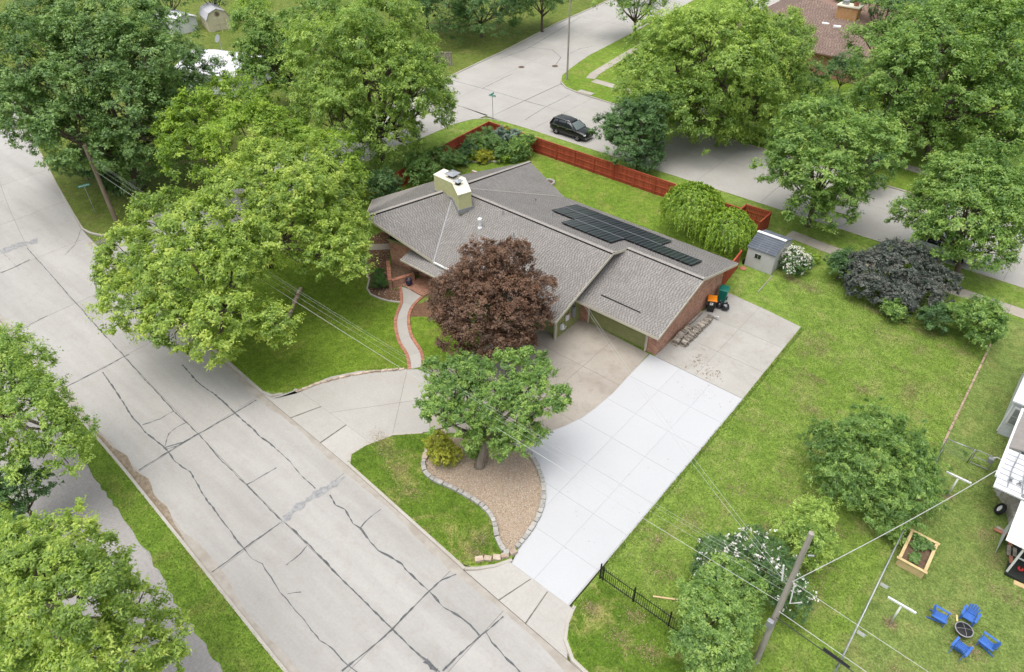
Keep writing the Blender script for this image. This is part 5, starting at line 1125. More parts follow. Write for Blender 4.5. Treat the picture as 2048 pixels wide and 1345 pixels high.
def gable(name, label, cx, cy, lx, ly, h, rh, rz, roofm, wallm, cat='house'):
    o = thing(name, label, cat, (cx, cy, 0), rz); x, y = lx/2, ly/2; pr2 = [(-y, 0), (y, 0), (y, h), (0, h+rh), (-y, h)]
    MB().add([(-x+.3, a*.94, b) for a, b in pr2]+[(x-.3, a*.94, b) for a, b in pr2], [(4, 3, 2, 1, 0), (5, 6, 7, 8, 9)]+[(i, (i+1) % 5, (i+1) % 5+5, i+5) for i in range(5)]).build('wall', M[wallm], o, world=False)
    for s_ in (-1, 1):
        p = [(-x, s_*y, h), (x, s_*y, h), (x, 0, h+rh+.06), (-x, 0, h+rh+.06)]; MB().slab(p if s_ < 0 else p[::-1], .1).build('roof', M[roofm], o, world=False)
    MB().box((x-.29, 0, 1.1), (.05, 1.0, 2.1)).build('door', M['whitep'], o, world=False)
    for k in (-1, 1): w_ = MB().box((k*x*.5, -y*.94-.02, h*.55), (1.2, .06, 1.0)).build('window', M['whitep'], o, world=False); MB().box((k*x*.5, -y*.94-.06, h*.55), (1.0, .02, .85)).build('pane', M['glass'], w_, world=False)
    return o
gable('far_house', 'white roofed house at the top left behind the dark tree', *G(340, 26, 2.4), 7.5, 4.2, 2.1, .6, .02, 'whiteroof', 'siding')
gable('far_house', 'pale grey roofed house half hidden between the two left trees', -84, 44, 9, 8, 2.6, 1.1, .35, 'whiteroof', 'siding')
sdh = thing('satellite_dish', 'grey satellite dish on a thin mast over the hidden house', 'satellite dish', (-88, 46.3, 3.0)); MB().tube([(-88, 46.3, 2.8), (-88, 46.3, 4.1)], .05, 7).build('mast', M['galv'], sdh); MB().lathe([(0, 0), (.3, .05), (.5, .16)], 16, (-88, 46.2, 4.2), Matrix.Rotation(R(60), 3, 'X')).build('dish', M['grey'], sdh)
bn = thing('barn_shed', 'cream barn shaped shed with round star ornament at the top left', 'shed', (-106.8, 56.4, ZL), R(73)); pr2 = [(-1.65, 0), (1.65, 0), (1.65, 1.7), (1.15, 2.55), (0, 3.0), (-1.15, 2.55), (-1.65, 1.7)]   # gable faces -y local
MB().add([(a, -2.2, b) for a, b in pr2]+[(a, 2.2, b) for a, b in pr2], [tuple(range(7)), tuple(range(13, 6, -1))]+[((i+1) % 7, i, i+7, (i+1) % 7+7) for i in range(7)]).build('wall', M['barncream'], bn, world=False)
ro = [(1.75, 1.68), (1.2, 2.62), (0, 3.1), (-1.2, 2.62), (-1.75, 1.68)]; mb = MB()
for (a, b), (c, d) in zip(ro[:-1], ro[1:]): mb.slab([(a, -2.3, b), (a, 2.3, b), (c, 2.3, d), (c, -2.3, d)], .06)
mb.build('roof', M['greyroof'], bn, world=False)
for s_ in (-.42, .42): dd_ = MB().box((s_, -2.22, .95), (.8, .05, 1.75)).build('door', M['barncream'], bn, world=False, bevel=.01); MB().box((s_, -2.26, .95), (.7, .03, .06)).build('brace', M['barncream'], dd_, world=False)
orn = MB()
for k in range(8): a = k*math.pi/4; orn.beam((0, -2.24, 2.35), (.38*math.cos(a), -2.24, 2.35+.38*math.sin(a)), .02, .05); orn.beam((.3*math.cos(a), -2.24, 2.35+.3*math.sin(a)), (.3*math.cos(a+.785), -2.24, 2.35+.3*math.sin(a+.785)), .02, .05)
orn.build('star_ornament', M['rust'], bn, world=False)

# ------------------------------------------------------------------ poles, wires, signs
def upole(x, y, h, lx, ly, mat, label, r_=.15):
    o = thing('utility_pole', label, 'utility pole', (x, y, ZL)); MB().tube([(x, y, ZL-.1), (x+lx*.5, y+ly*.5, h*.5), (x+lx, y+ly, h)], [r_*1.15, r_, r_*.85], 12).build('pole', M[mat], o, smooth=False)
    return o
pR_ = upole(-1.54, 17.97, 9.4, -.05, .25, 'polegrey', 'tall grey weathered utility pole among the bushes at lower right', .118)
pL_ = upole(-61.44, 18.45, 7.2, 0, 0, 'pole', 'brown wooden utility pole on the corner lawn at left', .17)
pT_ = upole(*G(50, 46), 9.5, -.3, 0, 'pole', 'far wooden utility pole with pale fittings at the top left corner', .17)
a = G(50, 46); MB().box((a[0], a[1], 5.5), (.6, .4, .5)).build('fitting', M['whitep'], pT_); MB().box((a[0]-.2, a[1], 9.3), (.6, .4, .4)).build('fitting', M['whitep'], pT_)
MB().box((-1.62, 17.80, 3.6), (.26, .2, .45)).build('terminal_box', M['grey'], pR_, bevel=.03)
MB().tube([(-1.85, 18.0, 6.3), (-2.0, 18.0, 7.2)], .035, 6).build('bracket', M['whitep'], pR_); MB().tube([(-1.38, 18.05, 8.4), (-1.2, 18.1, 8.5)], .04, 6).build('bracket', M['galv'], pR_)
MB().tube([(-1.4, 18.0, 6.55), (-1.25, 17.7, 5.7), (-.9, 17.9, 5.9)], .03, 6).build('drip_loop', M['wire'], pR_)
def wire(a, b, sag, r_, label, mat='wire', n=24):
    a, b = Vector(a), Vector(b); pts = [a+(b-a)*(k/n)-Vector((0, 0, sag*4*(k/n)*(1-k/n))) for k in range(n+1)]
    return prop(MB().tube(pts, r_, 5).build('cable', M[mat]), label, 'cable')
wire((-61.3, 18.4, 5.0), (-1.6, 18.1, 4.85), .42, .009, 'brightest pale cable crossing the front lawn and white driveway')
for k, (dy, z, sg) in enumerate(((.5, 5.4, .55), (.2, 6.0, .6), (-.1, 6.35, .62))): wire((-61.3, 18.4+dy*.3, z), (-1.6, 18.0+dy*.3, z+.2), sg, .0035, ('lowest', 'middle', 'topmost')[k]+' of the three thin wires above the pale cable', 'wire')
wire((-1.5, 18.0, 6.6), (4.2, 34.5, 3.2), .35, .018, 'thick pale service cable from the grey pole to the white house')
wire((-1.5, 17.95, 6.65), (45, 16.6, 6.4), .5, .009, 'upper pale wire leaving the grey pole over the neighbouring lawn')
wire((-1.5, 17.9, 4.55), (45, 16.2, 4.8), .5, .012, 'middle pale cable leaving the grey pole to the lower right')
wire((-1.5, 17.85, 4.15), (45, 15.8, 4.4), .5, .02, 'lower dark bundled cable leaving the grey pole', 'darkwire')
wire((-1.6, 18.1, 6.4), (-21.6, 32.3, 2.7), .5, .006, 'thin service wire from the grey pole to the garage corner')
wire((-1.6, 18.1, 6.1), (-21.6, 32.2, 2.6), .6, .006, 'second thin service wire sagging to the garage corner')
cl = prop(MB().tube([(.45, 17.84, 4.1), (1.5, 17.79, 4.02)], .065, 8).build('cable_closure', M['rubber']), 'black splice sleeve on the dark cable beside the grey pole', 'cable')
lp = thing('lamp_post', 'tall slim grey lamp post on the far grass corner', 'lamp post', (-51.63, 71.18, ZL)); MB().tube([(-51.63, 71.18, 0), (-51.63, 71.18, 12.5)], [.13, .07], 10).build('post', M['polegrey'], lp); MB().tube([(-51.63, 71.18, 12.3), (-53.2, 70.5, 12.6)], .04, 7).build('arm', M['galv'], lp); MB().blob((-53.4, 70.4, 12.6), (.35, .18, .09), 10, 6, 0).build('lamp_head', M['galv'], lp)
wire((-51.63, 71.18, 10.2), (-95, 74, 8.6), .8, .02, 'wire from the lamp post to the left at the top', 'wire')
a = G(2003, 28); l2 = thing('lamp_post', 'far pale pole at the top right corner', 'lamp post', (a[0], a[1], ZL)); MB().tube([(a[0], a[1], 0), (a[0], a[1], 9)], [.16, .1], 8).build('post', M['whitep'], l2); MB().box((a[0], a[1], 8.9), (.3, .3, .3)).build('cap', M['grey'], l2)
def sign(x, y, h, rz, label, big=.75, two=True):
    o = thing('street_sign', label, 'street sign', (x, y, ZL)); MB().tube([(x, y, 0), (x, y, h)], .03, 8).build('post', M['galv'], o)
    pl = MB().box((x, y, h+.12), (big, .025, .2), rz).build('name_plate', M['greensign'], o)
    q = random.Random(int(abs(x))); dx, dy = math.cos(rz), math.sin(rz)
    for k in range(7):
        u = -big*.38+k*big*.125; hh = q.choice((.1, .12, .09))
        for s_ in (-1, 1): MB().box((x+dx*u-dy*.014*s_, y+dy*u+dx*.014*s_, h+.12), (big*.07, .004, hh), rz).build('letter', M['signwhite'], pl)
    if two: MB().box((x, y, h+.32), (big*.85, .025, .18), rz+math.pi/2).build('name_plate', M['greensign'], o)
    return o
sign(-50.45, 55.9, 2.75, R(10), 'green street name sign on a thin post behind the red fence corner', .85)
sign(-64.26, 17.96, 2.75, R(75), 'teal street name sign on the corner lawn left of the wooden pole', .95, False)
st = thing('road_sign', 'grey sign seen edge-on on the shaded corner lawn', 'road sign', (-62.5, 21.3, ZL)); MB().tube([(-62.5, 21.3, 0), (-62.5, 21.3, 2.7)], .035, 7).build('post', M['galv'], st); MB().lathe([(.38, -.01), (.38, .01)], 8, (-62.45, 21.3, 2.35), Matrix.Rotation(R(32), 3, 'Z') @ Matrix.Rotation(R(90), 3, 'Y')).build('plate', M['galv'], st)

# fire ring and ring planter on the back lawn
for px, rr, lb, m_, fill, nm, cat in (((1097, 369), .62, 'stone ring with dark twigs on the back lawn behind the roof', 'stoneblock', 'rust', 'fire_ring', 'fire ring'), ((991, 324), .5, 'white tyre ring planter at the edge of the flower garden', 'whitep', 'soil', 'ring_planter', 'planter')):
    a = G(*px); o = thing(nm, lb, cat, (a[0], a[1], ZL)); MB().lathe([(rr*.68, 0), (rr, 0), (rr*1.02, .1), (rr*.95, .2), (rr*.8, .22), (rr*.68, .16)], 24, (a[0], a[1], ZL), None, True).build('ring', M[m_], o, smooth=True); MB().lathe([(rr*.72, .08), (0, .14)], 18, (a[0], a[1], ZL)).build('fill', M[fill], o)
edging('stone_edging', 'pale curved concrete edging of the flower garden', [(-46.5, 47.2), (-45.9, 46.75), (-45.0, 46.8), (-43.9, 47.6), (-42.6, 49.0), (-42.0, 50.2), (-41.85, 52.0)], (.6, .14, .14), M['kerb'], .01, 15, tilt=.03)

# ------------------------------------------------------------------ trees and shrubs
LM = {
 'oak':    leaf_mat('oak_leaves', (.097, .183, .055), (.189, .319, .093), (.338, .486, .162), .46),
 'maple':  leaf_mat('maple_leaves', (.153, .252, .039), (.318, .459, .068), (.525, .614, .137), .46),
 'elm':    leaf_mat('elm_leaves', (.141, .247, .045), (.285, .425, .074), (.464, .599, .143), .46),
 'mid':    leaf_mat('mid_green_leaves', (.112, .218, .047), (.224, .370, .076), (.377, .517, .136), .46),
 'dark':   leaf_mat('dark_green_leaves', (.054, .126, .038), (.105, .210, .060), (.185, .310, .100), .46),
 'lime':   leaf_mat('lime_leaves', (.135, .240, .020), (.255, .400, .034), (.400, .540, .070), .46),
 'brown':  leaf_mat('copper_leaves', (.079, .043, .027), (.149, .077, .047), (.237, .131, .080), .3),
 'purple': leaf_mat('smoke_bush_leaves', (.050, .068, .055), (.103, .116, .099), (.190, .188, .169), .25),
 'yellow': leaf_mat('yellow_leaves', (.200, .235, .016), (.385, .410, .030), (.560, .560, .080), .35),
 'gard':   leaf_mat('garden_leaves', (.082, .170, .038), (.155, .285, .062), (.265, .390, .125), .42),
 'box':    leaf_mat('boxwood_leaves', (.034, .100, .015), (.062, .155, .022), (.100, .210, .034), .3),
 'white':  leaf_mat('white_petals', (.48, .46, .42), (.64, .62, .58), (.76, .75, .71), .2),
 'orange': leaf_mat('orange_petals', (.48, .14, .02), (.60, .30, .02), (.66, .48, .03), .2),
 'silver': leaf_mat('silver_leaves', (.10, .16, .12), (.18, .25, .20), (.27, .34, .29), .2),
}
def unit(v): return v/np.maximum(np.linalg.norm(v, axis=-1, keepdims=True), 1e-9)
def rdir(n): return unit(rng.normal(size=(n, 3)))
def leaf_mesh(name, Pp, Nn, Tt, Ln, Wd, tint, mat, fold=.18):
    """one small pointed leaf spray per point"""
    n = len(Pp); T = unit(Tt - Nn*np.sum(Tt*Nn, 1, keepdims=True)); B = np.cross(Nn, T); Ln = Ln[:, None]; Wd = Wd[:, None]
    V = np.stack([Pp+B*Wd*.5-T*Ln*.35, Pp+T*Ln*.65-Nn*Ln*.1, Pp-B*Wd*.5-T*Ln*.35], 1).reshape(-1, 3)
    me = npmesh(name, V, np.arange(3*n).reshape(-1, 3), mat); at = me.attributes.new('tint', 'FLOAT', 'FACE'); at.data.foreach_set('value', np.clip(tint, 0, 1).astype(np.float32)); return me

NLEAF = [0]
def clump_leaves(C, rc, per, leaf, ctint, flat=.8, droop=.0, upb=.85, out=None, twigs=6):
    """sprays: leaves set along a few short twigs that leave the clump centre outwards and upwards"""
    K_ = len(C); n = K_*per; NLEAF[0] += n; idx = np.repeat(np.arange(K_), per)
    o_ = out if out is not None else np.zeros((K_, 3))
    tw = unit(rng.normal(size=(K_, twigs, 3))+(o_*.7+np.array([0, 0, .45]))[:, None]); tl = rng.uniform(.55, 1.25, (K_, twigs))
    k = rng.integers(0, twigs, n); d = tw[idx, k]; L_ = tl[idx, k]*rc[idx]
    along = rng.uniform(.15, 1.0, n)**.75; an = np.exp(rng.normal(0, .22, (K_, 3)))
    Pp = C[idx]+(d*(L_*along)[:, None]+rng.normal(0, .17, (n, 3))*rc[idx][:, None])*an[idx]*np.array([1, 1, flat])
    Nn = unit(d*.32+np.array([0, 0, upb])+o_[idx]*.32+rng.normal(0, .38, (n, 3)))
    Tt = d*1.0+rng.normal(0, .65, (n, 3))+np.array([0, 0, -droop])
    Ln = leaf[0]*rng.uniform(.6, 1.4, n); Wd = leaf[1]*rng.uniform(.7, 1.35, n)
    tint = ctint[idx]+rng.normal(0, .17, n)+rng.normal(0, .10, (K_, twigs))[idx, k]; return Pp, Nn, Tt, Ln, Wd, tint

def crown_lobes(c, Rr, rz, n, lobe=(.30, .46), spread=.64, low=-.35):
    L_ = [(np.array(c), min(Rr, rz)*.62)]
    ga = math.pi*(3-math.sqrt(5))
    for i in range(n):
        z = low+(1-low)*(i+.5)/n; z = min(.98, z); r_ = math.sqrt(max(0, 1-z*z)); th = i*ga+rng.uniform(-.45, .45); k = rng.uniform(.70, 1.2)*spread
        d = np.array([r_*math.cos(th)*Rr, r_*math.sin(th)*Rr, z*rz])*k; L_.append((np.array(c)+d, Rr*rng.uniform(*lobe)))
    return L_

PERK = 1.55
def make_tree(name, label, cat, base, lobes, mat, clump=.62, per=46, leaf=(.24, .12), dens_=1.0, bark='bark', tr=.22, flat=.78, droop=.2, group=None, trunk=True, spiky=0.0, flowers=None, shell=.78, clean=True, tshift=0.0):
    o = thing(name, label, cat, (base[0], base[1], ZL), 0, group); Cs = []; Ts = []; Os = []
    LC = np.array([l[0] for l in lobes]); LR = np.array([l[1] for l in lobes])
    for i, (c, r_) in enumerate(lobes):
        n = max(5, int(dens_*4*math.pi*r_*r_/(clump*clump*1.75))); d = rdir(n); d[:, 2] = np.where(d[:, 2] < -.5, -d[:, 2], d[:, 2])
        wob = 1+.16*np.sin(d[:, 0]*4.1+i)+.12*np.sin(d[:, 1]*5.3+2*i)
        rr = r_*(rng.uniform(shell, 1.08, n)*wob+spiky*np.maximum(0, rng.normal(0, 1, n)))
        p = c+d*rr[:, None]*np.array([1, 1, .95]); dist = np.linalg.norm(p[:, None]-LC[None], axis=2)/LR[None]; dist[:, i] = 9
        keep = dist.min(1) > .70; keep &= p[:, 2] > ZL+.15
        v_ = unit(np.array([0, 0, CAM_H])-np.array(c)); keep &= (d@v_ > -.25) | (rng.uniform(0, 1, n) < .5)
        Cs.append(p[keep]); Ts.append(np.full(keep.sum(), rng.normal(.42, .08))); Os.append(d[keep])
    C = np.concatenate(Cs); ct = np.concatenate(Ts)+rng.normal(0, .19, len(C))+tshift; O = np.concatenate(Os); rc = clump*rng.uniform(.6, 1.45, len(C))
    A = clump_leaves(C, rc, int(per*PERK), (leaf[0]*.74, leaf[1]*.86), ct, flat, droop, out=O); off = np.array([base[0], base[1], ZL])
    cr = link('crown', leaf_mesh('crown', A[0]-off, *A[1:], LM[mat]), o)
    if flowers:
        fm, nf, sz = flowers; top = C[O[:, 2] > -.1]; k = rng.integers(0, len(top), nf); cc = top[k]+rdir(nf)*.3; cc[:, 2] += .18
        A2 = clump_leaves(cc, np.full(nf, .16), 7, (sz, sz*.8), np.full(nf, .6), .8, 0, .9); bl = link('blossoms', leaf_mesh('blossoms', A2[0]-off, *A2[1:], LM[fm]), o); bl['kind'] = 'stuff'
    if trunk:
        mb = MB(); cc = np.array(lobes[0][0]); zt = max(.5, (cc[2]-lobes[0][1]*.35)); b0 = np.array([base[0], base[1], ZL-.05]); top = np.array([base[0]*.5+cc[0]*.5, base[1]*.5+cc[1]*.5, zt*.62])
        mid_ = (b0+top)/2+rng.normal(0, tr*.3, 3)*np.array([1, 1, 0]); mb.tube([b0, b0+(mid_-b0)*.15, mid_, top], [tr*1.45, tr*1.05, tr*.9, tr*.75], 9)
        for i, (c, r_) in enumerate(lobes[1:]):
            st_ = b0+(top-b0)*rng.uniform(.72, 1.0); mid2 = st_+(np.array(c)-st_)*.5+np.array([0, 0, -.10])*np.linalg.norm(np.array(c)-st_); mb.tube([st_, mid2, np.array(c)], [tr*.52, tr*.34, tr*.12], 6)
            near = C[np.linalg.norm(C-np.array(c), axis=1) < r_*1.15][::7][:7]
            for p in near: mb.tube([mid2+(np.array(c)-mid2)*.6, (np.array(c)+p)/2+rng.normal(0, .06, 3), p], [tr*.2, tr*.12, tr*.04], 4, False)
        mb.build('trunk', M[bark], o, smooth=True)
    return o
def at(px, py, z, rpx): c = G3(px, py, z); return c, rpx*depth(c)/FPX
def tree(label, px, py, z, rpx, mat, base=None, rzf=.85, nl=15, name='leafy_tree', cat='tree', **kw):
    c, Rr = at(px, py, z, rpx); Rr *= .93; base = base or (c[0], c[1]); lob = kw.pop('lobe', (.24, .45)); low = kw.pop('low', -.7); spread = kw.pop('spread', .64)
    return make_tree(name, label, cat, base, crown_lobes(c, Rr, Rr*rzf, nl, lob, spread, low), mat, **kw)
def lobes_px(lst): return [(np.array(c), r_) for c, r_ in [at(*q) for q in lst]]

# near and middle trees
tree('very large dark green tree over the corner lawn at upper left', 208, 197, 8.2, 216, 'oak', (-66, 23), 1.0, 28, tr=.42, low=-.75, clump=0.680, per=52, leaf=(.30, .15), lobe=(.26, .38), spread=.7)
make_tree('leafy_tree', 'broad yellow-green tree overhanging the main street', 'tree', (-41.5, 17.3), lobes_px([(400, 555, 6.3, 91), (265, 520, 6.0, 62), (335, 447, 7.0, 57), (280, 610, 5.2, 60), (345, 650, 4.8, 53), (435, 635, 5.6, 60), (400, 470, 7.8, 73), (465, 545, 7.0, 57), (545, 650, 4.2, 43), (430, 690, 4.0, 40), (500, 480, 7.4, 60), (340, 560, 6.6, 66), (235, 560, 5.0, 38)]), 'maple', tr=.30, clump=0.496, per=56, leaf=(.23, .12))
make_tree('leafy_tree', 'yellow-green tree beside the front wall with twin trunks', 'tree', (-45.2, 22.8), lobes_px([(590, 430, 7.2, 88), (660, 400, 6.5, 63), (680, 490, 5.5, 54), (620, 360, 8.0, 63), (540, 350, 8.2, 70), (480, 400, 8.0, 65), (645, 520, 5.2, 42), (570, 460, 7.0, 58), (695, 450, 5.8, 40), (700, 530, 4.6, 33)]), 'maple', tr=.28, clump=0.496, per=56, leaf=(.23, .12))
make_tree('leafy_tree', 'bright lobed tree rising behind the front trees', 'tree', (-51.2, 29.5), lobes_px([(490, 290, 7.5, 74), (400, 240, 8.2, 54), (460, 210, 9.0, 51), (540, 280, 8.2, 58), (600, 300, 7.0, 54), (660, 310, 6.4, 47), (380, 310, 6.6, 51), (350, 270, 7.0, 38), (520, 220, 9.0, 40), (690, 350, 5.6, 35)]), 'lime', tr=.26, clump=0.528, per=52, leaf=(.25, .13))
tree('tall light green tree standing behind the chimney', 748, 182, 7.4, 182, 'elm', (-52.4, 41.2), 1.16, 26, tr=.40, low=-.7, clump=0.640, per=54, leaf=(.28, .12), droop=.9, lobe=(.26, .38), spread=.68)
tree('green tree between the two pale roofed houses and the tall tree', 545, 120, 6.0, 95, 'mid', (-72, 47), 1.1, 13, tr=.28, clump=0.640, per=46, leaf=(.30, .15))
tree('big light green tree beyond the parked black car', 1415, 168, 5.2, 194, 'elm', (-36, 73), .85, 26, tr=.36, clump=0.688, per=50, leaf=(.30, .14), droop=.8, lobe=(.26, .38), spread=.7)
tree('light green tree in front of the brown roofed house', 1545, 105, 6.6, 92, 'elm', (-29, 76), 1.0, 12, tr=.26, clump=0.640, per=44, leaf=(.30, .14), droop=.6)
tree('small dark green tree on the verge beside the black car', 1272, 268, 3.5, 78, 'dark', (-31.3, 55.2), 1.1, 13, tr=.14, clump=0.416, per=44, leaf=(.22, .12))
tree('street tree with visible trunk on the verge behind the shed', 1650, 325, 5.8, 138, 'mid', (-14.55, 55.66), 1.08, 20, tr=.2, clump=0.496, per=48, leaf=(.24, .13), low=-.85, tshift=.06)
tree('huge spreading tree filling the upper right corner', 1876, 178, 6.4, 204, 'mid', (-10.5, 76), .85, 30, tr=.45, clump=0.736, per=50, leaf=(.32, .16), lobe=(.24, .36), spread=.72, tshift=.02)
tree('round street tree at the right edge over the sidewalk', 1925, 430, 4.8, 138, 'mid', (-2.9, 56), .95, 20, tr=.2, clump=0.496, per=46, leaf=(.24, .13), tshift=.03)
make_tree('smoke_bush', 'large dark purple-grey shrub beside the sidewalk', 'shrub', (-6.6, 49.6), lobes_px([(1790, 545, 1.7, 54), (1730, 540, 1.7, 36), (1775, 520, 2.2, 36), (1830, 530, 2.0, 36), (1865, 565, 1.6, 38), (1740, 575, 1.2, 36), (1800, 590, 1.2, 38), (1850, 600, 1.0, 31), (1710, 545, 1.3, 29)]), 'purple', trunk=True, tr=.09, clump=0.272, per=40, leaf=(.17, .10))
tree('green bush at the left end of the dark purple shrub', 1683, 528, 1.5, 36, 'dark', None, 1.2, 8, name='bush', cat='shrub', tr=.05, clump=0.272, per=36, leaf=(.16, .09))
tree('low bright bush under the dark purple shrub', 1790, 622, .8, 34, 'mid', None, .9, 7, name='bush', cat='shrub', tr=.04, clump=0.240, per=32, leaf=(.15, .08))
tree('dense dark green bush at the lawn corner', 1873, 640, 1.1, 38, 'dark', None, .95, 8, name='bush', cat='shrub', tr=.05, clump=0.272, per=40, leaf=(.15, .08))
tree('leafy green bush at the right end of the hedge corner', 1955, 640, 1.6, 66, 'mid', None, .8, 10, name='bush', cat='shrub', tr=.07, clump=0.336, per=42, leaf=(.2, .1))
tree('copper brown tree in front of the house roof', 982, 619, 4.2, 136, 'brown', (-23.4, 26.4), .98, 26, tr=.16, clump=0.336, per=46, leaf=(.15, .08), lobe=(.25, .36), spread=.72, low=-.6)
make_tree('leafy_tree', 'open branched green tree growing from the gravel bed', 'tree', (-18.4, 18.4), lobes_px([(985, 800, 5.0, 35), (880, 830, 4.8, 31), (915, 745, 5.6, 31), (960, 745, 5.8, 29), (1020, 735, 5.9, 29), (1062, 720, 6.0, 23), (1060, 780, 5.4, 31), (1105, 800, 5.0, 27), (1050, 830, 4.6, 31), (985, 860, 4.0, 29), (1030, 880, 3.6, 25), (860, 815, 4.7, 21), (1080, 750, 5.8, 21), (865, 740, 5.0, 21), (945, 885, 2.9, 20), (1005, 892, 2.6, 23), (1065, 868, 3.1, 23), (1120, 790, 5.2, 20), (920, 835, 4.4, 28), (900, 785, 5.2, 28), (940, 790, 5.0, 26), (1015, 790, 5.2, 26), (875, 775, 5.0, 24)]), 'mid', tr=.24, clump=0.288, per=44, leaf=(.19, .085), bark='barkl', tshift=-.02)
tree('rounded golden yellow shrub beside the gravel bed', 882, 902, .75, 40, 'yellow', None, .9, 10, name='bush', cat='shrub', tr=.04, clump=0.176, per=40, leaf=(.09, .05))
tree('small sprouting bush at the foot of the gravel tree', 950, 900, .7, 26, 'mid', (-18.9, 18.7), .9, 6, name='bush', cat='shrub', tr=.03, clump=0.208, per=26, leaf=(.16, .07))
# round clipped shrubs at the porch
tree('clipped round dark green shrub nearest the porch', 760, 566, .6, 20, 'box', None, .9, 7, name='bush', cat='shrub', tr=.04, clump=0.160, per=44, leaf=(.08, .045))
tree('clipped dark shrub behind the round one', 758, 545, .6, 15, 'box', None, .9, 6, name='bush', cat='shrub', tr=.04, clump=0.160, per=40, leaf=(.08, .045))
# white flowering shrub beside the shed
tree('round shrub covered in white blossom beside the shed', 1588, 528, 1.0, 33, 'dark', None, .95, 10, name='flowering_shrub', cat='shrub', tr=.05, clump=0.224, per=36, leaf=(.12, .06), flowers=('white', 210, .10))
tree('small lime green plant beside the blossoming shrub', 1628, 520, .5, 13, 'lime', None, .7, 5, name='bush', cat='shrub', tr=.03, clump=0.176, per=22, leaf=(.18, .09))
# near bushes at lower right
make_tree('bush', 'big feathery green bush on the yard near the chain fence', 'shrub', (-1.7, 30.0), lobes_px([(1740, 935, 2.2, 66), (1680, 900, 2.4, 46), (1740, 870, 3.2, 44), (1800, 900, 2.6, 46), (1820, 960, 1.9, 44), (1770, 1000, 1.6, 44), (1690, 960, 1.8, 44), (1645, 890, 2.2, 28), (1840, 1000, 1.4, 30), (1715, 860, 3.0, 26), (1790, 1040, .9, 26)]), 'mid', tr=.09, clump=0.288, per=40, leaf=(.19, .075), spiky=.42, droop=.5, tshift=-.14)
tree('yellow-green rounded bush behind the grey pole', 1616, 1068, 1.9, 80, 'elm', None, .8, 12, name='bush', cat='shrub', tr=.07, clump=0.272, per=42, leaf=(.15, .07), tshift=.1)
make_tree('bush', 'tall light green bush over the end of the iron fence', 'shrub', (-4.0, 16.6), lobes_px([(1425, 1235, 2.6, 56), (1390, 1200, 2.8, 38), (1435, 1165, 3.1, 40), (1485, 1175, 2.8, 38), (1395, 1280, 2.0, 42), (1440, 1300, 1.8, 46), (1478, 1240, 2.3, 36), (1415, 1335, 1.1, 42), (1455, 1350, 1.0, 38)]), 'mid', tr=.10, clump=0.272, per=46, leaf=(.16, .085), tshift=.08)
make_tree('flowering_shrub', 'shrub with scattered white blossom behind the tall light bush', 'shrub', (-3.4, 19.6), lobes_px([(1480, 1125, 2.1, 48), (1430, 1105, 2.3, 34), (1500, 1095, 2.6, 36), (1545, 1130, 2.2, 40), (1570, 1170, 1.8, 36), (1585, 1205, 1.3, 30), (1420, 1140, 1.6, 32)]), 'dark', tr=.07, clump=0.256, per=38, leaf=(.14, .06), flowers=('white', 150, .09))
# lower left trees
make_tree('leafy_tree', 'green tree over the asphalt path at the left edge', 'tree', (-46, 2.2), lobes_px([(50, 845, 6.0, 66), (30, 745, 7.0, 56), (0, 700, 7.5, 42), (105, 860, 5.5, 46), (135, 905, 4.6, 36), (80, 800, 6.4, 46), (60, 925, 4.6, 34), (15, 890, 5.2, 50), (-40, 800, 6.5, 70), (160, 850, 5.2, 26)]), 'elm', tr=.25, clump=0.440, per=50, leaf=(.20, .085), droop=.5)
tree('small dark green tree below the left edge tree', 30, 985, 3.0, 62, 'dark', None, 1.0, 9, tr=.12, clump=0.368, per=42, leaf=(.2, .1))
make_tree('leafy_tree', 'large yellow-green tree in the lower left corner', 'tree', (-29.5, -1.8), lobes_px([(120, 1220, 7.5, 105), (60, 1085, 8.0, 56), (145, 1085, 7.6, 56), (205, 1150, 7.0, 58), (265, 1235, 6.2, 56), (245, 1310, 5.6, 68), (150, 1330, 6.4, 80), (20, 1170, 8.2, 74), (10, 1300, 7.0, 84), (175, 1200, 8.4, 66), (330, 1265, 5.0, 34), (325, 1325, 4.6, 36), (100, 1140, 8.8, 62)]), 'maple', tr=.28, clump=0.416, per=56, leaf=(.19, .085), tshift=-.06)
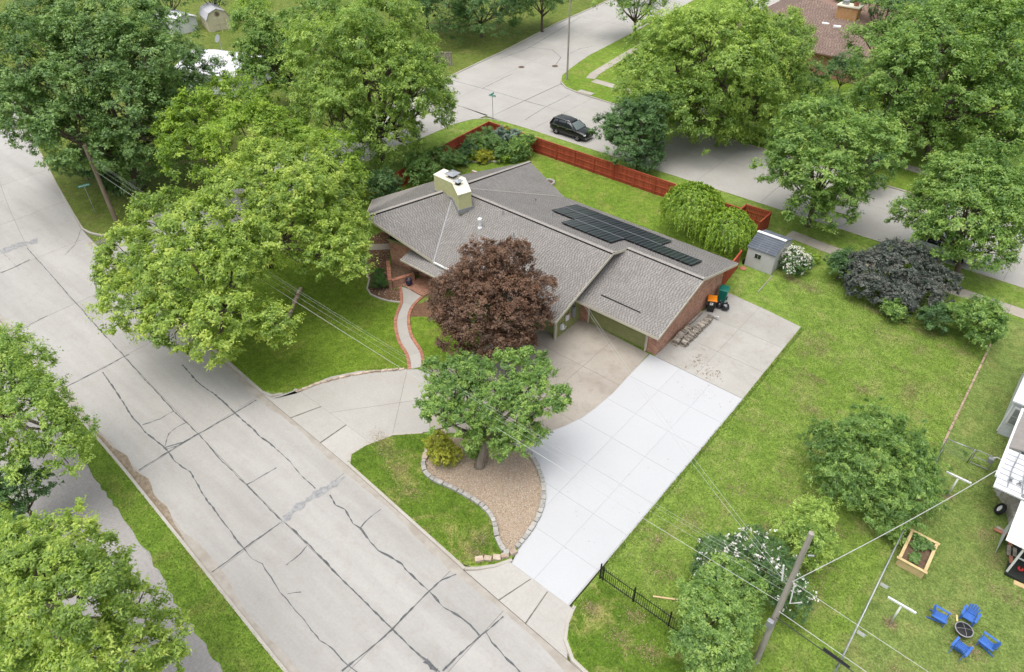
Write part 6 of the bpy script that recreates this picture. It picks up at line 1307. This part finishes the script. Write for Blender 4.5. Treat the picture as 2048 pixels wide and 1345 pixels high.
# background trees
for px, py, z, rr, m_, lb, nl, rzf in ((1085, -12, 5.2, 74, 'dark', 'dark tree over the street kerb at the top centre', 10, .8), (960, 2, 5.0, 140, 'dark', 'dark tree over the far lawn left of the lamp post', 14, .7), (1275, -4, 5.6, 84, 'mid', 'tree with bare trunk on the far corner beyond the sidewalk', 12, .7),
      (640, 30, 5.0, 70, 'mid', 'green tree behind the tall light tree at the top', 10, .9), (850, -10, 5.0, 55, 'dark', 'dark tree at the top left of the crossing', 9, .9), (330, -18, 5.0, 52, 'dark', 'dark tree behind the white roofed house', 9, .9), (420, -22, 5.0, 50, 'dark', 'dark tree behind the barn shed', 9, .9), (505, 20, 4.5, 42, 'lime', 'bright young tree right of the barn shed', 9, .9),
      (1780, 10, 7.0, 74, 'dark', 'dark tree at the top behind the brown roof', 11, .8), (1900, -20, 7.0, 80, 'dark', 'dark tree at the top above the huge tree', 11, .8), (2020, 40, 6.0, 70, 'dark', 'dark tree in the top right corner', 10, .8), (1690, 5, 5.0, 34, 'dark', 'small dark tree right of the brick chimney', 7, .9), (1585, 8, 2.5, 22, 'gard', 'low bush at the corner of the brown roof', 6, .9),
      (1610, 165, 3.0, 50, 'gard', 'shrub row in front of the brown roofed house', 9, .7), (1690, 140, 3.2, 46, 'dark', 'dark shrub at the corner of the brown roofed house', 9, .8), (1560, 225, 2.5, 44, 'mid', 'low tree beside the far sidewalk', 9, .8), (1660, 215, 2.6, 40, 'gard', 'shrub behind the street tree', 8, .8), (2030, 280, 3.2, 50, 'mid', 'bush under the huge tree at the right edge', 9, .8), (1740, 330, 2.6, 44, 'dark', 'shaded bush below the huge tree', 9, .8)):
    tree(lb, px, py, z, rr, m_, None, rzf, nl, tr=.2 if z > 4 else .08, clump=.9 if z > 4 else .6, per=36, leaf=(.34, .17) if z > 4 else (.26, .13), cat='tree' if z > 4 else 'shrub', name='leafy_tree' if z > 4 else 'bush')
for px, py, z, rr, m_, lb in ((770, 372, 1.6, 40, 'dark', 'shaded bush against the red fence left of the chimney'), (835, 338, 1.8, 38, 'gard', 'bush behind the chimney along the red fence'), (885, 320, 1.6, 34, 'gard', 'round bush at the left end of the flower garden'), (700, 370, 2.0, 40, 'dark', 'dark bush under the tall light tree'), (620, 400, 1.5, 34, 'dark', 'dark undergrowth bush behind the front trees'), (215, 330, 2.5, 60, 'dark', 'low dark growth under the very large tree'), (160, 320, 2.2, 46, 'dark', 'dark suckers at the foot of the very large tree'), (225, 375, 1.0, 26, 'dark', 'drooping dark bush beside the wooden pole')):
    tree(lb, px, py, z, rr, m_, None, .9, 8, name='bush', cat='shrub', tr=.06, clump=0.360, per=38, leaf=(.2, .1))
# flower garden behind the house: every plant its own
gq = random.Random(4)
garden = [(935, 300, 1.0, 17, 'dark', None, 'dark leafy plant'), (950, 285, 1.2, 18, 'gard', None, 'feathery green plant'), (965, 295, .9, 15, 'lime', None, 'light green plant'), (985, 290, 1.3, 20, 'gard', None, 'broad green plant'), (998, 275, 1.4, 16, 'silver', None, 'silvery plant'), (1012, 268, 1.3, 14, 'gard', ('orange', 26, .10), 'yellow flowering plant'), (1005, 305, 1.0, 18, 'gard', None, 'mid green plant'), (1030, 300, 1.2, 18, 'mid', None, 'bushy green plant'), (1045, 290, 1.4, 18, 'mid', None, 'bright leafy plant'), (1055, 282, 1.6, 14, 'mid', None, 'tall bright plant'), (945, 313, .5, 15, 'lime', ('orange', 14, .09), 'low orange flowering plant'), (965, 318, .45, 15, 'yellow', None, 'low yellow leaved plant'), (985, 312, .5, 13, 'yellow', ('orange', 18, .09), 'yellow leaved plant with orange flowers'), (1010, 320, .4, 13, 'lime', None, 'low grassy plant'), (1030, 318, .4, 13, 'gard', None, 'low green plant'), (1048, 312, .5, 12, 'gard', None, 'low corner plant'), (920, 315, .9, 18, 'dark', None, 'shady plant'), (975, 268, 1.3, 14, 'gard', None, 'green climber plant'), (1030, 272, 1.4, 13, 'silver', None, 'pale leaved plant')]
where = ['at the left end of the garden', 'near the left fence of the garden', 'in the left middle of the garden', 'in the centre of the flower garden', 'near the fence corner of the garden', 'by the back fence of the garden', 'in front of the garden centre', 'right of the garden centre', 'at the right side of the garden', 'at the right end against the red fence', 'at the front left of the garden', 'left of the white ring planter', 'just behind the white ring planter', 'right of the white ring planter', 'at the front right of the garden', 'at the right corner of the garden edging', 'under the bush at the far left of the garden', 'in the fence corner behind the garden', 'against the back fence right of the yellow flowers']
for (px, py, z, rr, m_, fl_, lb), wv in zip(garden, where):
    tree(lb+' '+wv, px, py, z, rr*1.2, m_, None, 1.0, 7, name='garden_plant', cat='plant', tr=.03, clump=0.240, per=30, leaf=(.2, .08), flowers=fl_, spiky=.1)
# vegetables in the raised bed
for k in range(11):
    x, y = gq.uniform(1.75, 2.65), gq.uniform(27.1, 28.8)
    if k < 7: x, y = 1.7+gq.uniform(0, .75), 28.1+gq.uniform(0, .7)
    c = np.array([x, y, ZL+.52]); make_tree('vegetable_plant', 'leafy vegetable plant growing in the raised bed', 'plant', (x, y), [(c, .10)]+[(c+rdir(1)[0]*.1*np.array([1, 1, .3]), .09) for _ in range(3)], 'gard', trunk=True, tr=.012, clump=0.096, per=12, leaf=(.16, .10), group='vegetables in the raised bed')
# weeping trees: hanging strands
def weeping(label, c, Rr, rz, n, mat):
    base = (c[0], c[1]); o = thing('weeping_tree', label, 'tree', (base[0], base[1], ZL)); off = np.array([base[0], base[1], ZL]); PP, TT_, ti = [], [], []
    for i in range(n):
        th = rng.uniform(0, 6.28); u = math.sqrt(rng.uniform(0.0, 1)); r1 = Rr*u; zt = c[2]+rz*(math.sqrt(max(0, 1-u*u))*.95+rng.uniform(-.08, .12)); L_ = rng.uniform(.5, 1.6)*(0.5+u*.8); m_ = 26; t = np.linspace(0, 1, m_)
        x = base[0]+(r1*(1+.10*np.sqrt(t)))*math.cos(th)+np.cumsum(rng.normal(0, .012, m_)); y = base[1]+(r1*(1+.10*np.sqrt(t)))*math.sin(th)+np.cumsum(rng.normal(0, .012, m_)); z = np.maximum(ZL+.1, zt+.10*np.sin(t*3)-L_*t**1.5)
        PP.append(np.stack([x, y, z], 1)); TT_.append(np.tile([math.cos(th)*.4, math.sin(th)*.4, -1.0], (m_, 1))); ti.append(np.full(m_, rng.normal(.45, .15)))
    Pp = np.concatenate(PP)+rng.normal(0, .035, (n*26, 3)); T = np.concatenate(TT_)+rng.normal(0, .5, (n*26, 3)); Nn = unit(unit(Pp-np.array(c))*.7+np.array([0, 0, .5])+rng.normal(0, .4, Pp.shape)); k = len(Pp)
    link('crown', leaf_mesh('crown', Pp-off, Nn, T, .19*rng.uniform(.7, 1.3, k), .095*rng.uniform(.7, 1.3, k), np.concatenate(ti)+rng.normal(0, .15, k), LM[mat]), o)
    mb = MB(); mb.tube([(base[0], base[1], 0), (base[0]+.1, base[1], c[2]*.8), (base[0], base[1], c[2]+rz*.5)], [.16, .12, .05], 8)
    for k in range(9):
        a = k*.7; mb.tube([(base[0]+.05, base[1], c[2]*.8), (base[0]+Rr*.4*math.cos(a), base[1]+Rr*.4*math.sin(a), c[2]+rz*.8), (base[0]+Rr*.85*math.cos(a), base[1]+Rr*.85*math.sin(a), c[2]+rz*.35)], [.07, .05, .02], 5)
    mb.build('trunk', M['bark'], o)
c, r_ = at(1385, 418, 2.3, 60); weeping('taller weeping tree with hanging lime green strands on the back lawn', c, r_, r_*.8, 560, 'lime')
c, r_ = at(1455, 462, 1.9, 52); weeping('lower weeping tree with hanging strands beside the shed', c, r_, r_*.8, 420, 'lime')

# ------------------------------------------------------------------ tufts of grass (stuff)
LM['turf'] = leaf_mat('turf_blades', (.066, .125, .018), (.140, .225, .036), (.225, .300, .070), .3)
LM['turf_d'] = leaf_mat('dark_turf_blades', (.060, .120, .014), (.130, .205, .024), (.200, .275, .042), .3)
def strip(pts, w):
    L_ = [Vector(p) for p in pts]; a, b = [], []
    for i, p in enumerate(L_):
        t = (L_[min(i+1, len(L_)-1)]-L_[max(i-1, 0)]).normalized(); nn = Vector((-t.y, t.x))*w/2; a.append(tuple(p+nn)); b.append(tuple(p-nn))
    return a+b[::-1]
def turf(name, label, poly, n, m, h0, h1, w=.018):
    o = blades(name, poly, n, LM[m], h0, h1, ZL, w); o['label'] = label; return o
turf('grass_tufts', 'short uneven grass over the big side yard', [(-9.3, 16.5), (1.1, 16.5), (1.1, 48), (-9, 51), (-13.5, 46), (-9.3, 42)], 70000, 'turf', .03, .09)
turf('grass_tufts', 'longer ragged grass along the edge of the white driveway', strip([(-9.3, 17), (-9.27, 32.8), (-9.32, 42)], .24), 3500, 'turf', .04, .11)
turf('grass_tufts', 'short grass of the neighbouring lawn', [(1.3, 14), (1.3, 48), (3.2, 44), (5, 33), (7, 30), (9, 26), (7, 20)], 24000, 'turf', .02, .06)
turf('grass_tufts', 'mown grass blades of the front lawn', F1, 45000, 'turf_d', .03, .08)
turf('grass_tufts', 'grass blades of the island lawn', F3, 9000, 'turf_d', .03, .09)
turf('grass_tufts', 'grass blades of the corner lawn below the iron fence', F6, 9000, 'turf', .03, .10)
turf('grass_tufts', 'grass blades of the back lawn inside the red fence', F4, 16000, 'turf', .03, .08)
turf('grass_tufts', 'grass growing along the near verge', [(-45, 5.6), (-34.6, 5.3), (-24, 4.7), (-15, 4.2), (-15, 2.4), (-24, 3.05), (-31, 3.75), (-40, 4.3)], 9000, 'turf', .03, .09)

# dry and trampled patches: thin straw-coloured blades gathered in loose drifts
LM['straw'] = leaf_mat('straw_blades', (.20, .145, .075), (.30, .235, .125), (.40, .33, .19), .2)
def drift(label, spots, n, h0=.015, h1=.05, w=.022):
    k = rng.integers(0, len(spots), n); sp2 = np.array(spots)[k]; p = sp2[:, :2]+rng.normal(0, 1, (n, 2))*sp2[:, 2:4]; h = rng.uniform(h0, h1, n); th = rng.uniform(0, 6.28, n); d = np.stack([np.cos(th), np.sin(th)], 1); lean = rng.normal(0, 1.2, (n, 2))*h[:, None]
    z = np.full((n, 1), ZL+.006); V = np.stack([np.concatenate([p-d*w, z], 1), np.concatenate([p+d*w, z], 1), np.concatenate([p+lean, z+h[:, None]], 1)], 1).reshape(-1, 3)
    me = npmesh('dry_grass', V, np.arange(3*n).reshape(-1, 3), LM['straw']); at_ = me.attributes.new('tint', 'FLOAT', 'FACE'); at_.data.foreach_set('value', rng.uniform(0, 1, n).astype(np.float32)); return prop(link('dry_grass', me), label, 'dry grass', None, 'stuff')
gd_ = random.Random(21)
drift('dry straw patches scattered over the side yard', [(gd_.uniform(-9, .5), gd_.uniform(18, 46), gd_.uniform(.2, .9), gd_.uniform(.15, .6)) for _ in range(46)], 15000)
drift('dry worn grass in the corner lawn and island lawn', [(*G(*p), a, b) for p, a, b in (((1180, 1220), .25, .2), ((1270, 1235), .35, .25), ((1240, 1280), .4, .3), ((1300, 1310), .3, .25), ((775, 905), .5, .3), ((800, 940), .4, .3), ((820, 985), .5, .25), ((960, 1080), .4, .25), ((760, 880), .4, .3), ((950, 1110), .3, .2))], 5200)
drift('trampled straw coloured grass around the fire pit and posts', [(5.0, 25.1, .7, .6), (5.6, 24.6, .3, .2), (2.4, 23.6, .15, .12), (2.4, 33.0, .15, .12), (5.3, 30.3, .35, .5), (4.6, 31.6, .3, .4), (6.2, 28.6, .5, .3), (3.6, 21.5, .6, .4)], 4200)
drift('bare brown litter under the bushes', [(-1.6, 26.8, .5, .5), (-2.6, 25.6, .5, .4), (-3.0, 46.8, .8, .25), (-6.0, 47.2, 1.0, .2), (-.2, 46.2, .8, .25), (-12.3, 47.2, .5, .25), (-10.8, 46.9, .5, .3)], 5200)
